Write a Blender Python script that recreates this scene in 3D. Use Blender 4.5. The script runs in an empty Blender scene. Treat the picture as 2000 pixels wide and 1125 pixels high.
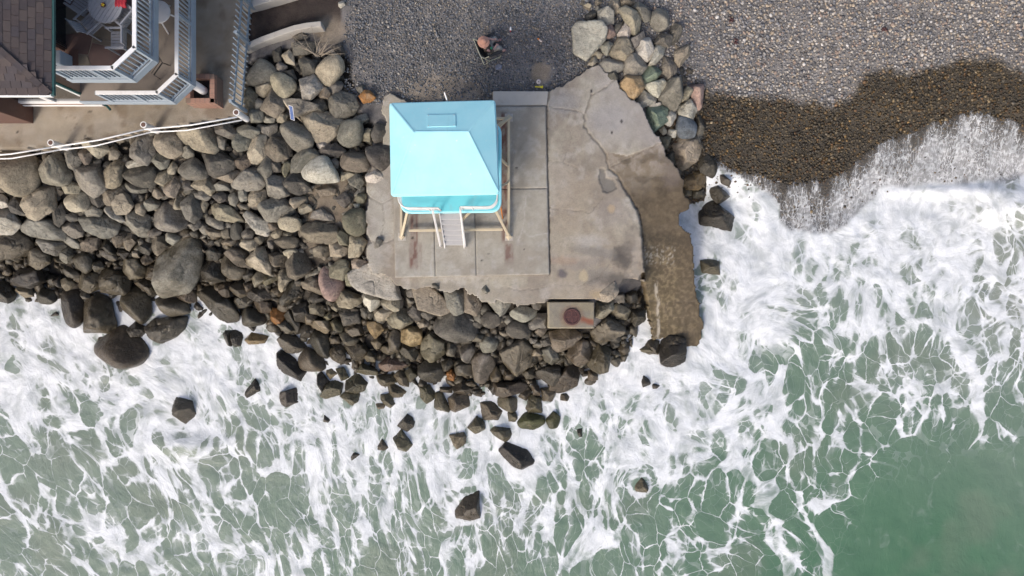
import bpy, math, random
import numpy as np
from mathutils import Vector, Matrix

S = bpy.context.scene
COL = S.collection
# ------------------------------------------------------------------ camera, sky, sun, exposure
PX, CAMZ = 55.0, 24.3            # photo pixels per metre on the concrete (z = 0); height of the drone
cam = bpy.data.cameras.new('camera'); cam_o = bpy.data.objects.new('camera', cam); COL.objects.link(cam_o)
cam_o.location = (0, 0, CAMZ); cam.sensor_width = 36.0; cam.lens = 36.0 * PX * CAMZ / 2000.0
cam.clip_end = 3000; S.camera = cam_o
SUN_EL, SUN_AZ = math.radians(41), math.radians(212)      # azimuth clockwise from +Y (photo up)
sd = Vector((math.sin(SUN_AZ) * math.cos(SUN_EL), math.cos(SUN_AZ) * math.cos(SUN_EL), math.sin(SUN_EL)))
world = bpy.data.worlds.new('World'); S.world = world; world.use_nodes = True
wn = world.node_tree.nodes; wl = world.node_tree.links; wn.clear()
sky = wn.new('ShaderNodeTexSky'); sky.sky_type = 'NISHITA'; sky.sun_disc = False
sky.sun_elevation = SUN_EL; sky.sun_rotation = SUN_AZ; sky.dust_density = 4.0; sky.ozone_density = 0.6; sky.air_density = 0.9
bg = wn.new('ShaderNodeBackground'); bg.inputs['Strength'].default_value = 0.15
wo = wn.new('ShaderNodeOutputWorld'); wl.new(sky.outputs[0], bg.inputs[0]); wl.new(bg.outputs[0], wo.inputs[0])
sun = bpy.data.lights.new('sun', 'SUN'); sun.energy = 1.3; sun.angle = math.radians(12.0); sun.color = (1.0, 0.955, 0.89)
sun_o = bpy.data.objects.new('sun', sun); COL.objects.link(sun_o); sun_o.rotation_euler = (-sd).to_track_quat('-Z', 'Y').to_euler()
S.view_settings.view_transform = 'Standard'; S.view_settings.look = 'None'; S.view_settings.exposure = 0.5; S.view_settings.gamma = 1.0
S.cycles.max_bounces = 5; S.cycles.diffuse_bounces = 3; S.cycles.use_adaptive_sampling = True; S.cycles.adaptive_threshold = 0.03; S.cycles.transparent_max_bounces = 12; S.cycles.use_denoising = True

rng = np.random.default_rng(7); random.seed(7)
SEA = -2.55

# ------------------------------------------------------------------ helpers
def W(px, py, z=0.0):
    f = (1 - z / CAMZ) / PX
    return Vector(((px - 1000.0) * f, (562.5 - py) * f, z))
def Wn(px, py, z):
    f = (1 - z / CAMZ) / PX
    return np.stack([(px - 1000.0) * f, (562.5 - py) * f, z + 0 * px], -1)
def Gx(px, z): return (px - 1000.0) * (1 - z / CAMZ) / PX
def Gy(py, z): return (562.5 - py) * (1 - z / CAMZ) / PX

def _hash(*k):
    h = np.zeros_like(k[0], dtype=np.uint64)
    for i, a in enumerate(k):
        h = (h ^ (a.astype(np.int64).astype(np.uint64) * np.uint64([73856093, 19349663, 83492791][i]))) * np.uint64(0x9E3779B97F4A7C15)
        h ^= h >> np.uint64(29)
    h *= np.uint64(0xBF58476D1CE4E5B9); h ^= h >> np.uint64(32)
    return (h & np.uint64(0xFFFFFF)).astype(np.float64) / float(0xFFFFFF)
def vnoise(*c):
    i = [np.floor(a).astype(np.int64) for a in c]; f = [a - np.floor(a) for a in c]; f = [t * t * (3 - 2 * t) for t in f]
    out = 0
    for m in range(2 ** len(c)):
        w = 1.0; k = []
        for d in range(len(c)):
            b = (m >> d) & 1; w = w * (f[d] if b else 1 - f[d]); k.append(i[d] + b)
        out = out + w * _hash(*k)
    return out
def fbm(c, octs=4, gain=0.5):
    s, a, n = 0, 1.0, 0
    for o in range(octs):
        s = s + a * vnoise(*[x * 2 ** o + 17.3 * o for x in c]); n += a; a *= gain
    return s / n
def sstep(a, b, x):
    t = np.clip((x - a) / (b - a), 0, 1); return t * t * (3 - 2 * t)
def in_poly(px, py, poly):
    p = np.array(poly, float).reshape(-1, 2); ins = np.zeros(px.shape, bool); j = len(p) - 1
    for i in range(len(p)):
        xi, yi = p[i]; xj, yj = p[j]
        c = ((yi > py) != (yj > py)) & (px < (xj - xi) * (py - yi) / ((yj - yi) + 1e-12) + xi); ins ^= c; j = i
    return ins
def seg_dist(px, py, line):
    p = np.array(line, float).reshape(-1, 2); d = np.full(px.shape, 1e9)
    for a, b in zip(p[:-1], p[1:]):
        ab = b - a; t = np.clip(((px - a[0]) * ab[0] + (py - a[1]) * ab[1]) / (ab @ ab), 0, 1)
        d = np.minimum(d, np.hypot(px - a[0] - t * ab[0], py - a[1] - t * ab[1]))
    return d
class RBF:
    def __init__(s, pts, smooth=0.0):
        p = np.array(pts, float); s.p = p[:, :2]; n = len(p)
        A = np.zeros((n + 3, n + 3)); A[:n, :n] = -np.hypot(p[:, None, 0] - p[None, :, 0], p[:, None, 1] - p[None, :, 1]) - np.eye(n) * smooth
        A[:n, n] = 1; A[:n, n + 1:] = s.p / 1000; A[n, :n] = 1; A[n + 1:, :n] = s.p.T / 1000
        s.w = np.linalg.solve(A, np.r_[p[:, 2], 0, 0, 0])
    def __call__(s, x, y):
        sh = np.shape(x); x = np.ravel(x).astype(float); y = np.ravel(y).astype(float); o = np.zeros(x.shape); n = len(s.p)
        for i in range(n): o -= s.w[i] * np.hypot(x - s.p[i, 0], y - s.p[i, 1])
        return (o + s.w[n] + (s.w[n + 1] * x + s.w[n + 2] * y) / 1000).reshape(sh)

def link(name, me, mat=None, parent=None, smooth=False):
    o = bpy.data.objects.new(name, me); COL.objects.link(o)
    if mat is not None and not me.materials: me.materials.append(mat)
    if smooth: me.polygons.foreach_set('use_smooth', np.ones(len(me.polygons), bool))
    if parent is not None:
        o.parent = parent
        o.matrix_parent_inverse = parent_inv(parent)
    return o
def parent_inv(p):
    m = Matrix.Identity(4); q = p
    chain = []
    while q is not None: chain.append(q); q = q.parent
    for q in reversed(chain):
        m = m @ (q.matrix_parent_inverse if q.parent else Matrix.Identity(4)) @ Matrix.LocRotScale(q.location, q.rotation_euler, q.scale)
    return m.inverted()
def fast_mesh(name, v, quads_or_tris, attrs=None, smooth=False):
    """v (n,3) float, faces (m,k) int; attrs {name: (type, data per vertex)}"""
    me = bpy.data.meshes.new(name); f = np.ascontiguousarray(quads_or_tris, np.int32); m, k = f.shape
    me.vertices.add(len(v)); me.vertices.foreach_set('co', np.ascontiguousarray(v, np.float32).ravel())
    me.loops.add(m * k); me.loops.foreach_set('vertex_index', f.ravel())
    me.polygons.add(m); me.polygons.foreach_set('loop_start', np.arange(0, m * k, k, dtype=np.int32))
    me.update(calc_edges=True); me.validate()
    if smooth: me.polygons.foreach_set('use_smooth', np.ones(m, bool))
    for an, (tp, d) in (attrs or {}).items():
        a = me.attributes.new(an, tp, 'POINT')
        d = np.asarray(d, np.float32)
        if tp == 'FLOAT_COLOR':
            if d.shape[1] == 3: d = np.c_[d, np.ones(len(d), np.float32)]
            a.data.foreach_set('color', d.ravel())
        elif tp == 'FLOAT_VECTOR': a.data.foreach_set('vector', d.ravel())
        else: a.data.foreach_set('value', d.ravel())
    return me
class MB:
    """collects boxes, bars, tubes and slabs; build() makes ONE mesh object"""
    def __init__(s): s.v = []; s.f = []
    def add(s, v, f):
        b = len(s.v); s.v += [tuple(p) for p in v]; s.f += [tuple(i + b for i in q) for q in f]; return s
    def box(s, x0, x1, y0, y1, z0, z1):
        return s.add([(x, y, z) for z in (z0, z1) for y in (y0, y1) for x in (x0, x1)],
                     [(0, 2, 3, 1), (4, 5, 7, 6), (0, 1, 5, 4), (1, 3, 7, 5), (3, 2, 6, 7), (2, 0, 4, 6)])
    def bar(s, a, b, w, h, up=(0, 0, 1)):
        a, b = Vector(a), Vector(b); d = (b - a).normalized(); u = Vector(up)
        if abs(d.dot(u)) > 0.98: u = Vector((0, 1, 0))
        r = d.cross(u).normalized(); u = r.cross(d).normalized(); r = r * w / 2; u = u * h / 2
        return s.add([p + i * r + j * u for p in (a, b) for i, j in ((-1, -1), (1, -1), (1, 1), (-1, 1))],
                     [(0, 1, 2, 3), (7, 6, 5, 4), (0, 4, 5, 1), (1, 5, 6, 2), (2, 6, 7, 3), (3, 7, 4, 0)])
    def tube(s, pts, r, n=8, cap=True):
        pts = [Vector(p) for p in pts]; rs = r if isinstance(r, (list, tuple)) else [r] * len(pts); rings = []; ref = None
        for i, p in enumerate(pts):
            d = (pts[min(i + 1, len(pts) - 1)] - pts[max(i - 1, 0)]).normalized()
            if ref is None: ref = Vector((0, 0, 1)) if abs(d.z) < 0.9 else Vector((1, 0, 0))
            a = d.cross(ref).normalized(); b = a.cross(d).normalized(); ref = b
            rings.append([p + rs[i] * (math.cos(2 * math.pi * k / n) * a + math.sin(2 * math.pi * k / n) * b) for k in range(n)])
        v = [q for R in rings for q in R]; f = []
        for i in range(len(pts) - 1):
            for k in range(n): f.append((i * n + k, i * n + (k + 1) % n, (i + 1) * n + (k + 1) % n, (i + 1) * n + k))
        if cap: f += [tuple(range(n))[::-1], tuple((len(pts) - 1) * n + k for k in range(n))]
        return s.add(v, f)
    def prism(s, poly, z0, z1):
        p = [tuple(q[:2]) for q in poly]; n = len(p)
        if sum(p[i][0] * p[(i + 1) % n][1] - p[(i + 1) % n][0] * p[i][1] for i in range(n)) < 0: p = p[::-1]
        return s.add([(x, y, z0) for x, y in p] + [(x, y, z1) for x, y in p],
                     [tuple(range(n))[::-1], tuple(n + i for i in range(n))] + [(i, (i + 1) % n, n + (i + 1) % n, n + i) for i in range(n)])
    def lathe(s, c, prof, n=24):
        v = []; f = []; m = len(prof)
        for k in range(n):
            a = 2 * math.pi * k / n
            for r, z in prof: v.append((c[0] + r * math.cos(a), c[1] + r * math.sin(a), c[2] + z))
        for k in range(n):
            for i in range(m - 1):
                q = (k * m + i, ((k + 1) % n) * m + i, ((k + 1) % n) * m + i + 1, k * m + i + 1); f.append(q)
        return s.add(v, f)
    def build(s, name, mat, parent=None, bevel=0.0, smooth=False):
        me = bpy.data.meshes.new(name); me.from_pydata(s.v, [], s.f); me.update()
        o = link(name, me, mat, parent, smooth)
        if bevel:
            m = o.modifiers.new('soft_edges', 'BEVEL'); m.width = bevel; m.segments = 2; m.limit_method = 'ANGLE'
        return o
def empty(name, loc=(0, 0, 0), rz=0.0):
    o = bpy.data.objects.new(name, None); COL.objects.link(o); o.location = loc; o.rotation_euler = (0, 0, rz); o.empty_display_size = 0.1
    return o
def tag(o, label=None, cat=None, group=None, kind=None):
    if label: o['label'] = label
    if cat: o['category'] = cat
    if group: o['group'] = group
    if kind: o['kind'] = kind
    return o

# ------------------------------------------------------------------ materials
class NT:
    def __init__(s, name):
        s.m = bpy.data.materials.new(name); s.m.use_nodes = True; s.t = s.m.node_tree; s.t.nodes.clear()
        s.out = s.t.nodes.new('ShaderNodeOutputMaterial')
    def n(s, tp, props=None, **inp):
        nd = s.t.nodes.new('ShaderNode' + tp)
        for k, v in (props or {}).items(): setattr(nd, k, v)
        for k, v in inp.items(): s.set(nd, k, v)
        return nd
    def set(s, nd, k, v):
        k = int(k[1:]) if k[0] == '_' and k[1:].isdigit() else k.replace('__', ' ')
        i = nd.inputs[k]
        if isinstance(v, bpy.types.Node): v = v.outputs[0]
        if isinstance(v, bpy.types.NodeSocket): s.t.links.new(v, i)
        else:
            if isinstance(v, (tuple, list)) and len(v) == 3 and i.type == 'RGBA': v = (*v, 1)
            i.default_value = v
    def math(s, op, a, b=0.0, clamp=False):
        return s.n('Math', {'operation': op, 'use_clamp': clamp}, _0=a, _1=b).outputs[0]
    def ss(s, x, a, b, lo=0.0, hi=1.0):
        nd = s.n('MapRange', {'interpolation_type': 'SMOOTHSTEP'}, Value=x, From__Min=a, From__Max=b, To__Min=lo, To__Max=hi); return nd.outputs[0]
    def mix(s, f, a, b, mode='MIX'):
        nd = s.n('MixRGB', {'blend_type': mode}, Fac=f, Color1=a, Color2=b); return nd.outputs[0]
    def noise(s, vec, scale, detail=3.0, rough=0.55, dist=0.0):
        return s.n('TexNoise', None, Vector=vec, Scale=scale, Detail=detail, Roughness=rough, Distortion=dist)
    def attr(s, name, kind='Color'):
        return s.n('Attribute', {'attribute_name': name}).outputs[kind]
    def done(s, shader): s.t.links.new(shader.outputs[0] if isinstance(shader, bpy.types.Node) else shader, s.out.inputs[0]); return s.m
def coords(t, obj=True):
    return t.n('TexCoord').outputs['Object'] if obj else t.n('NewGeometry').outputs['Position']

def plain(name, col, rough=0.6, var=0.12, scale=6.0, bump=0.15, bscale=60.0, metal=0.0, dirt=None):
    """painted, wooden or plastic surface with patchy tone, a little grime and fine relief"""
    t = NT(name); p = coords(t, False)
    a = t.noise(p, scale, 5, 0.6); b = t.noise(p, bscale, 3, 0.6)
    c1 = tuple(x * (1 - var) for x in col); c2 = tuple(min(1, x * (1 + var)) for x in col)
    c = t.mix(a.outputs[0], c1, c2)
    if dirt:
        d = t.noise(p, scale * 0.7, 6, 0.7, 0.6); c = t.mix(t.ss(d.outputs[0], 0.52, 0.75, 0, 0.55), c, dirt)
    bs = t.n('BsdfPrincipled', None, Base__Color=c, Roughness=t.ss(b.outputs[0], 0.2, 0.8, rough - 0.08, rough + 0.08), Metallic=metal)
    if bump: t.set(bs, 'Normal', t.n('Bump', None, Strength=bump, Distance=0.01, Height=b.outputs[0]))
    return t.done(bs)
M = {}
M['white_paint'] = plain('white_paint', (0.78, 0.77, 0.76), 0.45, 0.05, 4, 0.05, dirt=(0.5, 0.47, 0.43))
M['grey_paint'] = plain('grey_paint', (0.33, 0.38, 0.43), 0.55, 0.1, 5, 0.1, dirt=(0.22, 0.25, 0.28))
M['fence_paint'] = plain('fence_paint', (0.24, 0.29, 0.34), 0.6, 0.15, 5, 0.1, dirt=(0.4, 0.43, 0.45))
M['aqua_dark'] = plain('aqua_dark', (0.15, 0.52, 0.58), 0.6, 0.1, 3, 0.1, dirt=(0.2, 0.42, 0.46))
M['aqua_rim'] = plain('aqua_rim', (0.33, 0.72, 0.80), 0.45, 0.05, 3, 0.05)
M['timber'] = plain('timber', (0.50, 0.42, 0.295), 0.65, 0.15, 7, 0.2, dirt=(0.40, 0.33, 0.24))
M['metal_rail'] = plain('metal_rail', (0.66, 0.64, 0.62), 0.35, 0.08, 8, 0.05, dirt=(0.45, 0.38, 0.33))
M['tread'] = plain('tread', (0.42, 0.41, 0.41), 0.5, 0.1, 6, 0.2, dirt=(0.3, 0.29, 0.28))
M['dark'] = plain('dark', (0.018, 0.018, 0.02), 0.4, 0.2, 4, 0.05)
M['glass'] = plain('dark_glass', (0.02, 0.022, 0.024), 0.08, 0.2, 2, 0.0)
M['black_metal'] = plain('black_metal', (0.02, 0.02, 0.02), 0.4, 0.2, 10, 0.1)
M['brown_wall'] = plain('brown_wall', (0.12, 0.065, 0.05), 0.75, 0.15, 5, 0.25, dirt=(0.17, 0.11, 0.09))
M['tan_wall'] = plain('tan_wall', (0.32, 0.21, 0.15), 0.8, 0.12, 5, 0.25, dirt=(0.24, 0.17, 0.13))
M['green_metal'] = plain('green_metal', (0.022, 0.075, 0.07), 0.45, 0.2, 6, 0.05)
M['weathered_wood'] = plain('weathered_wood', (0.24, 0.245, 0.265), 0.75, 0.2, 14, 0.3, dirt=(0.15, 0.15, 0.16))
M['brick_red'] = plain('brick_red', (0.30, 0.17, 0.125), 0.85, 0.2, 9, 0.4, dirt=(0.24, 0.17, 0.14))
M['mortar'] = plain('mortar', (0.20, 0.14, 0.11), 0.9, 0.15, 20, 0.4)
M['terracotta'] = plain('terracotta', (0.125, 0.078, 0.068), 0.8, 0.18, 3, 0.2, dirt=(0.11, 0.085, 0.075))
M['sand_tile'] = plain('sand_tile', (0.16, 0.135, 0.105), 0.8, 0.15, 3, 0.2, dirt=(0.12, 0.10, 0.085))
M['deck_floor'] = plain('deck_floor', (0.22, 0.185, 0.155), 0.8, 0.15, 3, 0.2, dirt=(0.16, 0.135, 0.12))
M['red_cloth'] = plain('red_cloth', (0.32, 0.016, 0.03), 0.8, 0.2, 15, 0.3)
M['orange'] = plain('orange', (0.65, 0.22, 0.03), 0.6, 0.3, 30, 0.2)
M['yellow'] = plain('yellow', (0.75, 0.62, 0.03), 0.45, 0.08, 10, 0.05)
M['wall_concrete'] = plain('wall_concrete', (0.40, 0.37, 0.33), 0.85, 0.12, 4, 0.4, 50, dirt=(0.29, 0.26, 0.22))
M['rust'] = plain('rust', (0.062, 0.022, 0.02), 0.6, 0.35, 18, 0.4, dirt=(0.06, 0.025, 0.024))
M['rust_edge'] = plain('rust_edge', (0.10, 0.036, 0.03), 0.5, 0.3, 18, 0.3, dirt=(0.22, 0.13, 0.1))
M['box_concrete'] = plain('box_concrete', (0.27, 0.235, 0.18), 0.85, 0.22, 3.5, 0.4, 45, dirt=(0.20, 0.18, 0.14))
M['sign_blue'] = plain('sign_blue', (0.035, 0.075, 0.22), 0.5, 0.25, 14, 0.05)
M['sign_text'] = plain('sign_text', (0.09, 0.15, 0.32), 0.5, 0.2, 14, 0.0)
M['twig'] = plain('twig', (0.26, 0.22, 0.17), 0.85, 0.25, 30, 0.2)
M['hat'] = plain('hat', (0.52, 0.27, 0.19), 0.85, 0.1, 30, 0.4, 160)
M['skin'] = plain('skin', (0.50, 0.29, 0.24), 0.6, 0.06, 20, 0.05)
M['shirt'] = plain('shirt', (0.075, 0.055, 0.04), 0.85, 0.2, 12, 0.3)
M['trousers'] = plain('trousers', (0.26, 0.25, 0.23), 0.85, 0.12, 12, 0.3)
M['chair_web'] = plain('chair_web', (0.02, 0.02, 0.022), 0.7, 0.2, 20, 0.2)
M['chair_frame'] = plain('chair_frame', (0.50, 0.49, 0.36), 0.4, 0.1, 10, 0.0)
M['green_plastic'] = plain('green_plastic', (0.05, 0.36, 0.17), 0.4, 0.1, 10, 0.0)
M['shell'] = plain('shell', (0.55, 0.47, 0.43), 0.6, 0.15, 20, 0.2)
M['red_plastic'] = plain('red_plastic', (0.45, 0.04, 0.05), 0.4, 0.1, 20, 0.0)
M['blue_cloth'] = plain('blue_cloth', (0.11, 0.12, 0.17), 0.9, 0.2, 20, 0.4)
M['shoe'] = plain('shoe', (0.30, 0.17, 0.15), 0.8, 0.15, 20, 0.2)

def roof_paint():
    t = NT('roof_aqua'); p = coords(t, False); a = t.noise(p, 1.1, 5, .6); b = t.noise(p, 9, 4, .65); c = t.mix(t.ss(a.outputs[0], .3, .7), (.325, .665, .735), (.375, .70, .765)); c = t.mix(t.ss(b.outputs[0], .55, .75, 0, .35), c, (.45, .69, .73))
    sp = t.n('TexVoronoi', None, Vector=p, Scale=3.2); c = t.mix(t.math('MULTIPLY', t.ss(sp.outputs['Distance'], .10, .05), t.ss(a.outputs[0], .52, .58, 0, .8)), c, (.62, .74, .75))
    rn = t.noise(t.n('Mapping', None, Vector=p, Scale=(7, .8, 1)), 1.0, 4, .6); c = t.mix(t.ss(rn.outputs[0], .58, .75, 0, .3), c, (.24, .50, .54))
    bs = t.n('BsdfPrincipled', None, Base__Color=c, Roughness=.62); t.set(bs, 'Normal', t.n('Bump', None, Strength=.1, Distance=.02, Height=b.outputs[0])); return t.done(bs)
M['roof_aqua'] = roof_paint()
def vcol_mat(name, rough=0.85, bump=0.3, bscale=30.0, var=0.25, vscale=3.0, spec=0.3, fine=90.0):
    """colour of each stone / spot comes from the 'tint' attribute, with patchy tone and relief on top; 'wet' makes it glossy"""
    t = NT(name); p = coords(t, False); tint = t.attr('tint'); wet = t.attr('wet', 'Fac')
    a = t.noise(p, vscale, 6, 0.65); b = t.noise(p, bscale, 4, 0.7); c = t.noise(p, fine, 2, 0.7)
    k = t.math('ADD', t.ss(a.outputs[0], 0.25, 0.75, 1 - var, 1 + var), t.ss(c.outputs[0], 0.25, 0.75, -0.16, 0.16))
    k = t.math('ADD', k, t.ss(b.outputs[0], 0.3, 0.7, -0.14, 0.14))
    col = t.mix(1.0, tint, t.n('CombineColor', None, Red=k, Green=k, Blue=k), 'MULTIPLY')
    bs = t.n('BsdfPrincipled', None, Base__Color=col, Roughness=t.math('SUBTRACT', rough, t.math('MULTIPLY', wet, 0.55)))
    bs.inputs['Specular IOR Level'].default_value = spec
    h = t.math('ADD', b.outputs[0], t.math('MULTIPLY', c.outputs[0], 0.35))
    t.set(bs, 'Normal', t.n('Bump', None, Strength=bump, Distance=0.05, Height=h))
    return t.done(bs)
# ------------------------------------------------------------------ ground heights (photo pixel -> metres)
TZ = [(-400,-200,.1),(0,0,.1),(300,0,.1),(450,0,.05),(0,200,.0),(300,200,.0),(-300,300,-.2),(0,320,-.35),(150,300,-.2),(300,265,-.1),(450,240,-.05),
 (0,420,-1.0),(150,420,-1.0),(300,400,-.9),(450,380,-.6),(0,500,-1.7),(150,500,-1.8),(300,500,-1.7),(450,480,-1.3),(0,570,-2.5),(150,570,-2.4),(300,560,-2.3),(430,560,-2.1),
 (0,640,-3.0),(200,660,-2.9),(350,650,-2.9),(480,640,-2.7),(-300,640,-3.0),(500,150,.0),(600,120,-.05),(650,200,-.1),(560,300,-.2),(680,300,-.2),(560,420,-.6),(680,440,-.5),
 (560,540,-1.3),(680,540,-.9),(560,620,-2.1),(680,620,-1.7),(760,600,-1.1),(600,700,-2.65),(700,720,-2.5),(800,660,-1.7),(800,760,-2.65),(900,600,-.7),(900,680,-1.6),(900,760,-2.5),
 (1000,600,-.6),(1000,680,-1.5),(1000,760,-2.4),(1000,820,-2.9),(1100,640,-1.2),(1100,720,-2.1),(1100,780,-2.8),(1180,640,-1.5),(1200,720,-2.6),(1230,560,-1.7),(1250,640,-2.5),
 (560,30,-.05),(700,0,-.1),(700,120,-.15),(900,0,-.1),(900,150,-.2),(1050,0,-.1),(1050,150,-.2),(760,300,-.35),(760,500,-.5),(900,400,-.4),(1100,400,-.4),(1150,200,-.3),(1250,350,-.9),(1300,550,-2.4),
 (1200,20,-.15),(1200,100,-.2),(1290,150,-.6),(1330,250,-1.1),(1340,330,-1.6),(1380,400,-2.7),(1338,428,-2.95),(1362,450,-3.1),(1400,520,-3.1),(1350,680,-3.0),(1300,0,-.3),(1400,0,-.6),(1700,0,-.6),(2000,0,-.6),(2300,0,-.6),(700,-250,.0),(1400,-250,-.2),(2300,-250,-.2),
 (1400,150,-1.1),(1700,150,-1.15),(2000,150,-1.2),(1450,250,-1.6),(1700,250,-1.85),(2000,220,-1.6),(1500,330,-2.15),(1560,440,-2.62),(1700,330,-2.3),(1720,410,-2.75),(2000,270,-2.0),(2000,350,-2.62),(2300,250,-1.9),(2300,350,-2.6),
 (1500,560,-3.3),(1800,560,-3.2),(2200,560,-3.2),(200,850,-3.5),(600,900,-3.5),(1000,950,-3.6),(1400,850,-3.6),(1800,800,-3.6),(0,1100,-4),(1000,1100,-4),(2000,1100,-4),(-300,1300,-4.2),(2300,1300,-4.2),(1000,1400,-4.3)]
TZ = RBF(TZ)
def stretch(lo, hi, step, far):      # even spacing near the picture, then a few long strides to the far edge
    a = np.arange(lo, hi + 0.1, step); e = np.array([200, 700, 2500, 9000], float)
    e = e[e < far]
    return np.r_[lo - e[::-1], a, hi + e]
DRY = np.array([(1280,150),(1370,165),(1420,185),(1500,190),(1560,195),(1620,207),(1660,190),(1690,145),(1760,136),(1830,131),(1880,116),(1940,108),(2000,138),(2300,130)], float)
SWASH = np.array([(1380,300),(1400,302),(1440,325),(1500,345),(1560,352),(1640,335),(1700,292),(1760,258),(1850,226),(1920,214),(1960,224),(2000,236),(2300,235)], float)
FRONT = np.array([(1380,325),(1400,330),(1450,350),(1500,376),(1522,400),(1516,428),(1545,446),(1600,452),(1650,440),(1690,402),(1720,368),(1850,358),(1950,352),(2000,340),(2300,335)], float)
def wetness(px, py):
    b = np.interp(px, DRY[:, 0], DRY[:, 1]) + 26 * (fbm([px / 34, py / 34], 4) - .5) + 14 * (vnoise(px / 6, py / 6) - .5)
    return sstep(-13, 15, py - b) * (px > 1270)

M['soil'] = vcol_mat('ground_soil', 0.92, 0.6, 25, 0.3, 2.0, 0.15, 110)
M['pebble'] = vcol_mat('pebble_stone', 0.8, 0.1, 20, 0.12, 9.0, 0.3, 60)
xs = stretch(-260, 2260, 6, 1000); ys = stretch(-260, 1420, 6, 1000)
gx, gy = np.meshgrid(xs, ys); gz = TZ(np.clip(gx, -500, 2500), np.clip(gy, -400, 1600)) + 0.10 * (fbm([gx / 40, gy / 40], 4) - .5)
mortar = sstep(1.15, .55, np.hypot((gx - 655) / 70, (gy - 415) / 120) + .5 * (fbm([gx / 30, gy / 30], 3) - .5)) * (gx < 716)
wet = np.maximum(wetness(gx, gy), sstep(-2.0, -2.5, gz))
base = np.full(gx.shape + (3,), .0) + np.array([.17, .16, .155])
def blend(base, m, c): return base * (1 - m[..., None]) + np.array(c) * m[..., None]
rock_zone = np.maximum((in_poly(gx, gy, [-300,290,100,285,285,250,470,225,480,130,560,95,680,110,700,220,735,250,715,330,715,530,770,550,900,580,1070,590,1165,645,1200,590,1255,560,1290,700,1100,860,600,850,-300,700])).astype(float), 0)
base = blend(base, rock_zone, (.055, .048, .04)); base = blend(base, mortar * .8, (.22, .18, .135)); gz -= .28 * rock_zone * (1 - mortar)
soil = in_poly(gx, gy, [470,-300,640,-300,670,30,660,60,630,45,470,100]).astype(float); base = blend(base, soil, (.052, .041, .036))
sand = sstep(26, 14, np.hypot(gx - 1057, gy - 143) + 12 * (fbm([gx / 12, gy / 12], 3) - .5)) + sstep(50, 20, np.hypot((gx - 870) / 2.4, gy - 178)) * .6
sand = np.clip(sand + sstep(40, 15, np.hypot((gx - 645) / 1.2, gy - 62) + 15 * (fbm([gx / 14, gy / 14], 3) - .5)), 0, 1); base = blend(base, sand, (.25, .205, .155))
base = blend(base, wet * (1 - rock_zone) * .9, (.045, .036, .024)); base = blend(base, sstep(-2.7, -3.1, gz), (.20, .19, .15))
idx = np.arange(gx.size).reshape(gx.shape)
q = np.stack([idx[1:, :-1], idx[1:, 1:], idx[:-1, 1:], idx[:-1, :-1]], -1).reshape(-1, 4)
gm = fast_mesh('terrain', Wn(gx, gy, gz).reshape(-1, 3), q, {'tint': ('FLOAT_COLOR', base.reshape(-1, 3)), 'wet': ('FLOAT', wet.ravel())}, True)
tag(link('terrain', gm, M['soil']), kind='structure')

# ------------------------------------------------------------------ pebbles of the shingle beach
ICO_V = None
def icosphere(level):
    t = (1 + 5 ** .5) / 2
    v = np.array([(-1,t,0),(1,t,0),(-1,-t,0),(1,-t,0),(0,-1,t),(0,1,t),(0,-1,-t),(0,1,-t),(t,0,-1),(t,0,1),(-t,0,-1),(-t,0,1)], float); v /= np.linalg.norm(v[0])
    f = np.array([(0,11,5),(0,5,1),(0,1,7),(0,7,10),(0,10,11),(1,5,9),(5,11,4),(11,10,2),(10,7,6),(7,1,8),(3,9,4),(3,4,2),(3,2,6),(3,6,8),(3,8,9),(4,9,5),(2,4,11),(6,2,10),(8,6,7),(9,8,1)])
    for _ in range(level):
        mid = {}; v = list(v); nf = []
        def m(a, b):
            k = (min(a, b), max(a, b))
            if k not in mid: p = (v[a] + v[b]); v.append(p / np.linalg.norm(p)); mid[k] = len(v) - 1
            return mid[k]
        for a, b, c in f:
            ab, bc, ca = m(a, b), m(b, c), m(c, a); nf += [(a, ab, ca), (b, bc, ab), (c, ca, bc), (ab, bc, ca)]
        v = np.array(v); f = np.array(nf)
    return v, f
ICO = {l: icosphere(l) for l in range(5)}
APRON = [962,180,1072,180,1120,152,1170,122,1186,142,1205,150,1214,172,1240,196,1252,205,1262,230,1278,262,1290,270,1303,300,1318,318,1332,340,1336,356,1338,384,1346,398,1343,412,1329,420,1325,434,1338,450,1352,458,1355,480,1354,500,1358,530,1362,565,1366,600,1371,628,1372,660,1362,682,1350,690,1330,672,1310,664,1276,664,1272,640,1266,600,1259,560,1258,530,1250,548,1222,545,1200,560,1196,586,1166,588,1160,587,1070,587,1064,592,1010,598,980,588,940,592,905,566,880,572,850,562,800,566,775,562,770,552,748,538,726,536,714,500,722,470,714,430,720,380,714,345,726,322,742,330,752,300,745,270,752,240,744,215,752,186,765,180,800,200,962,206]
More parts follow.
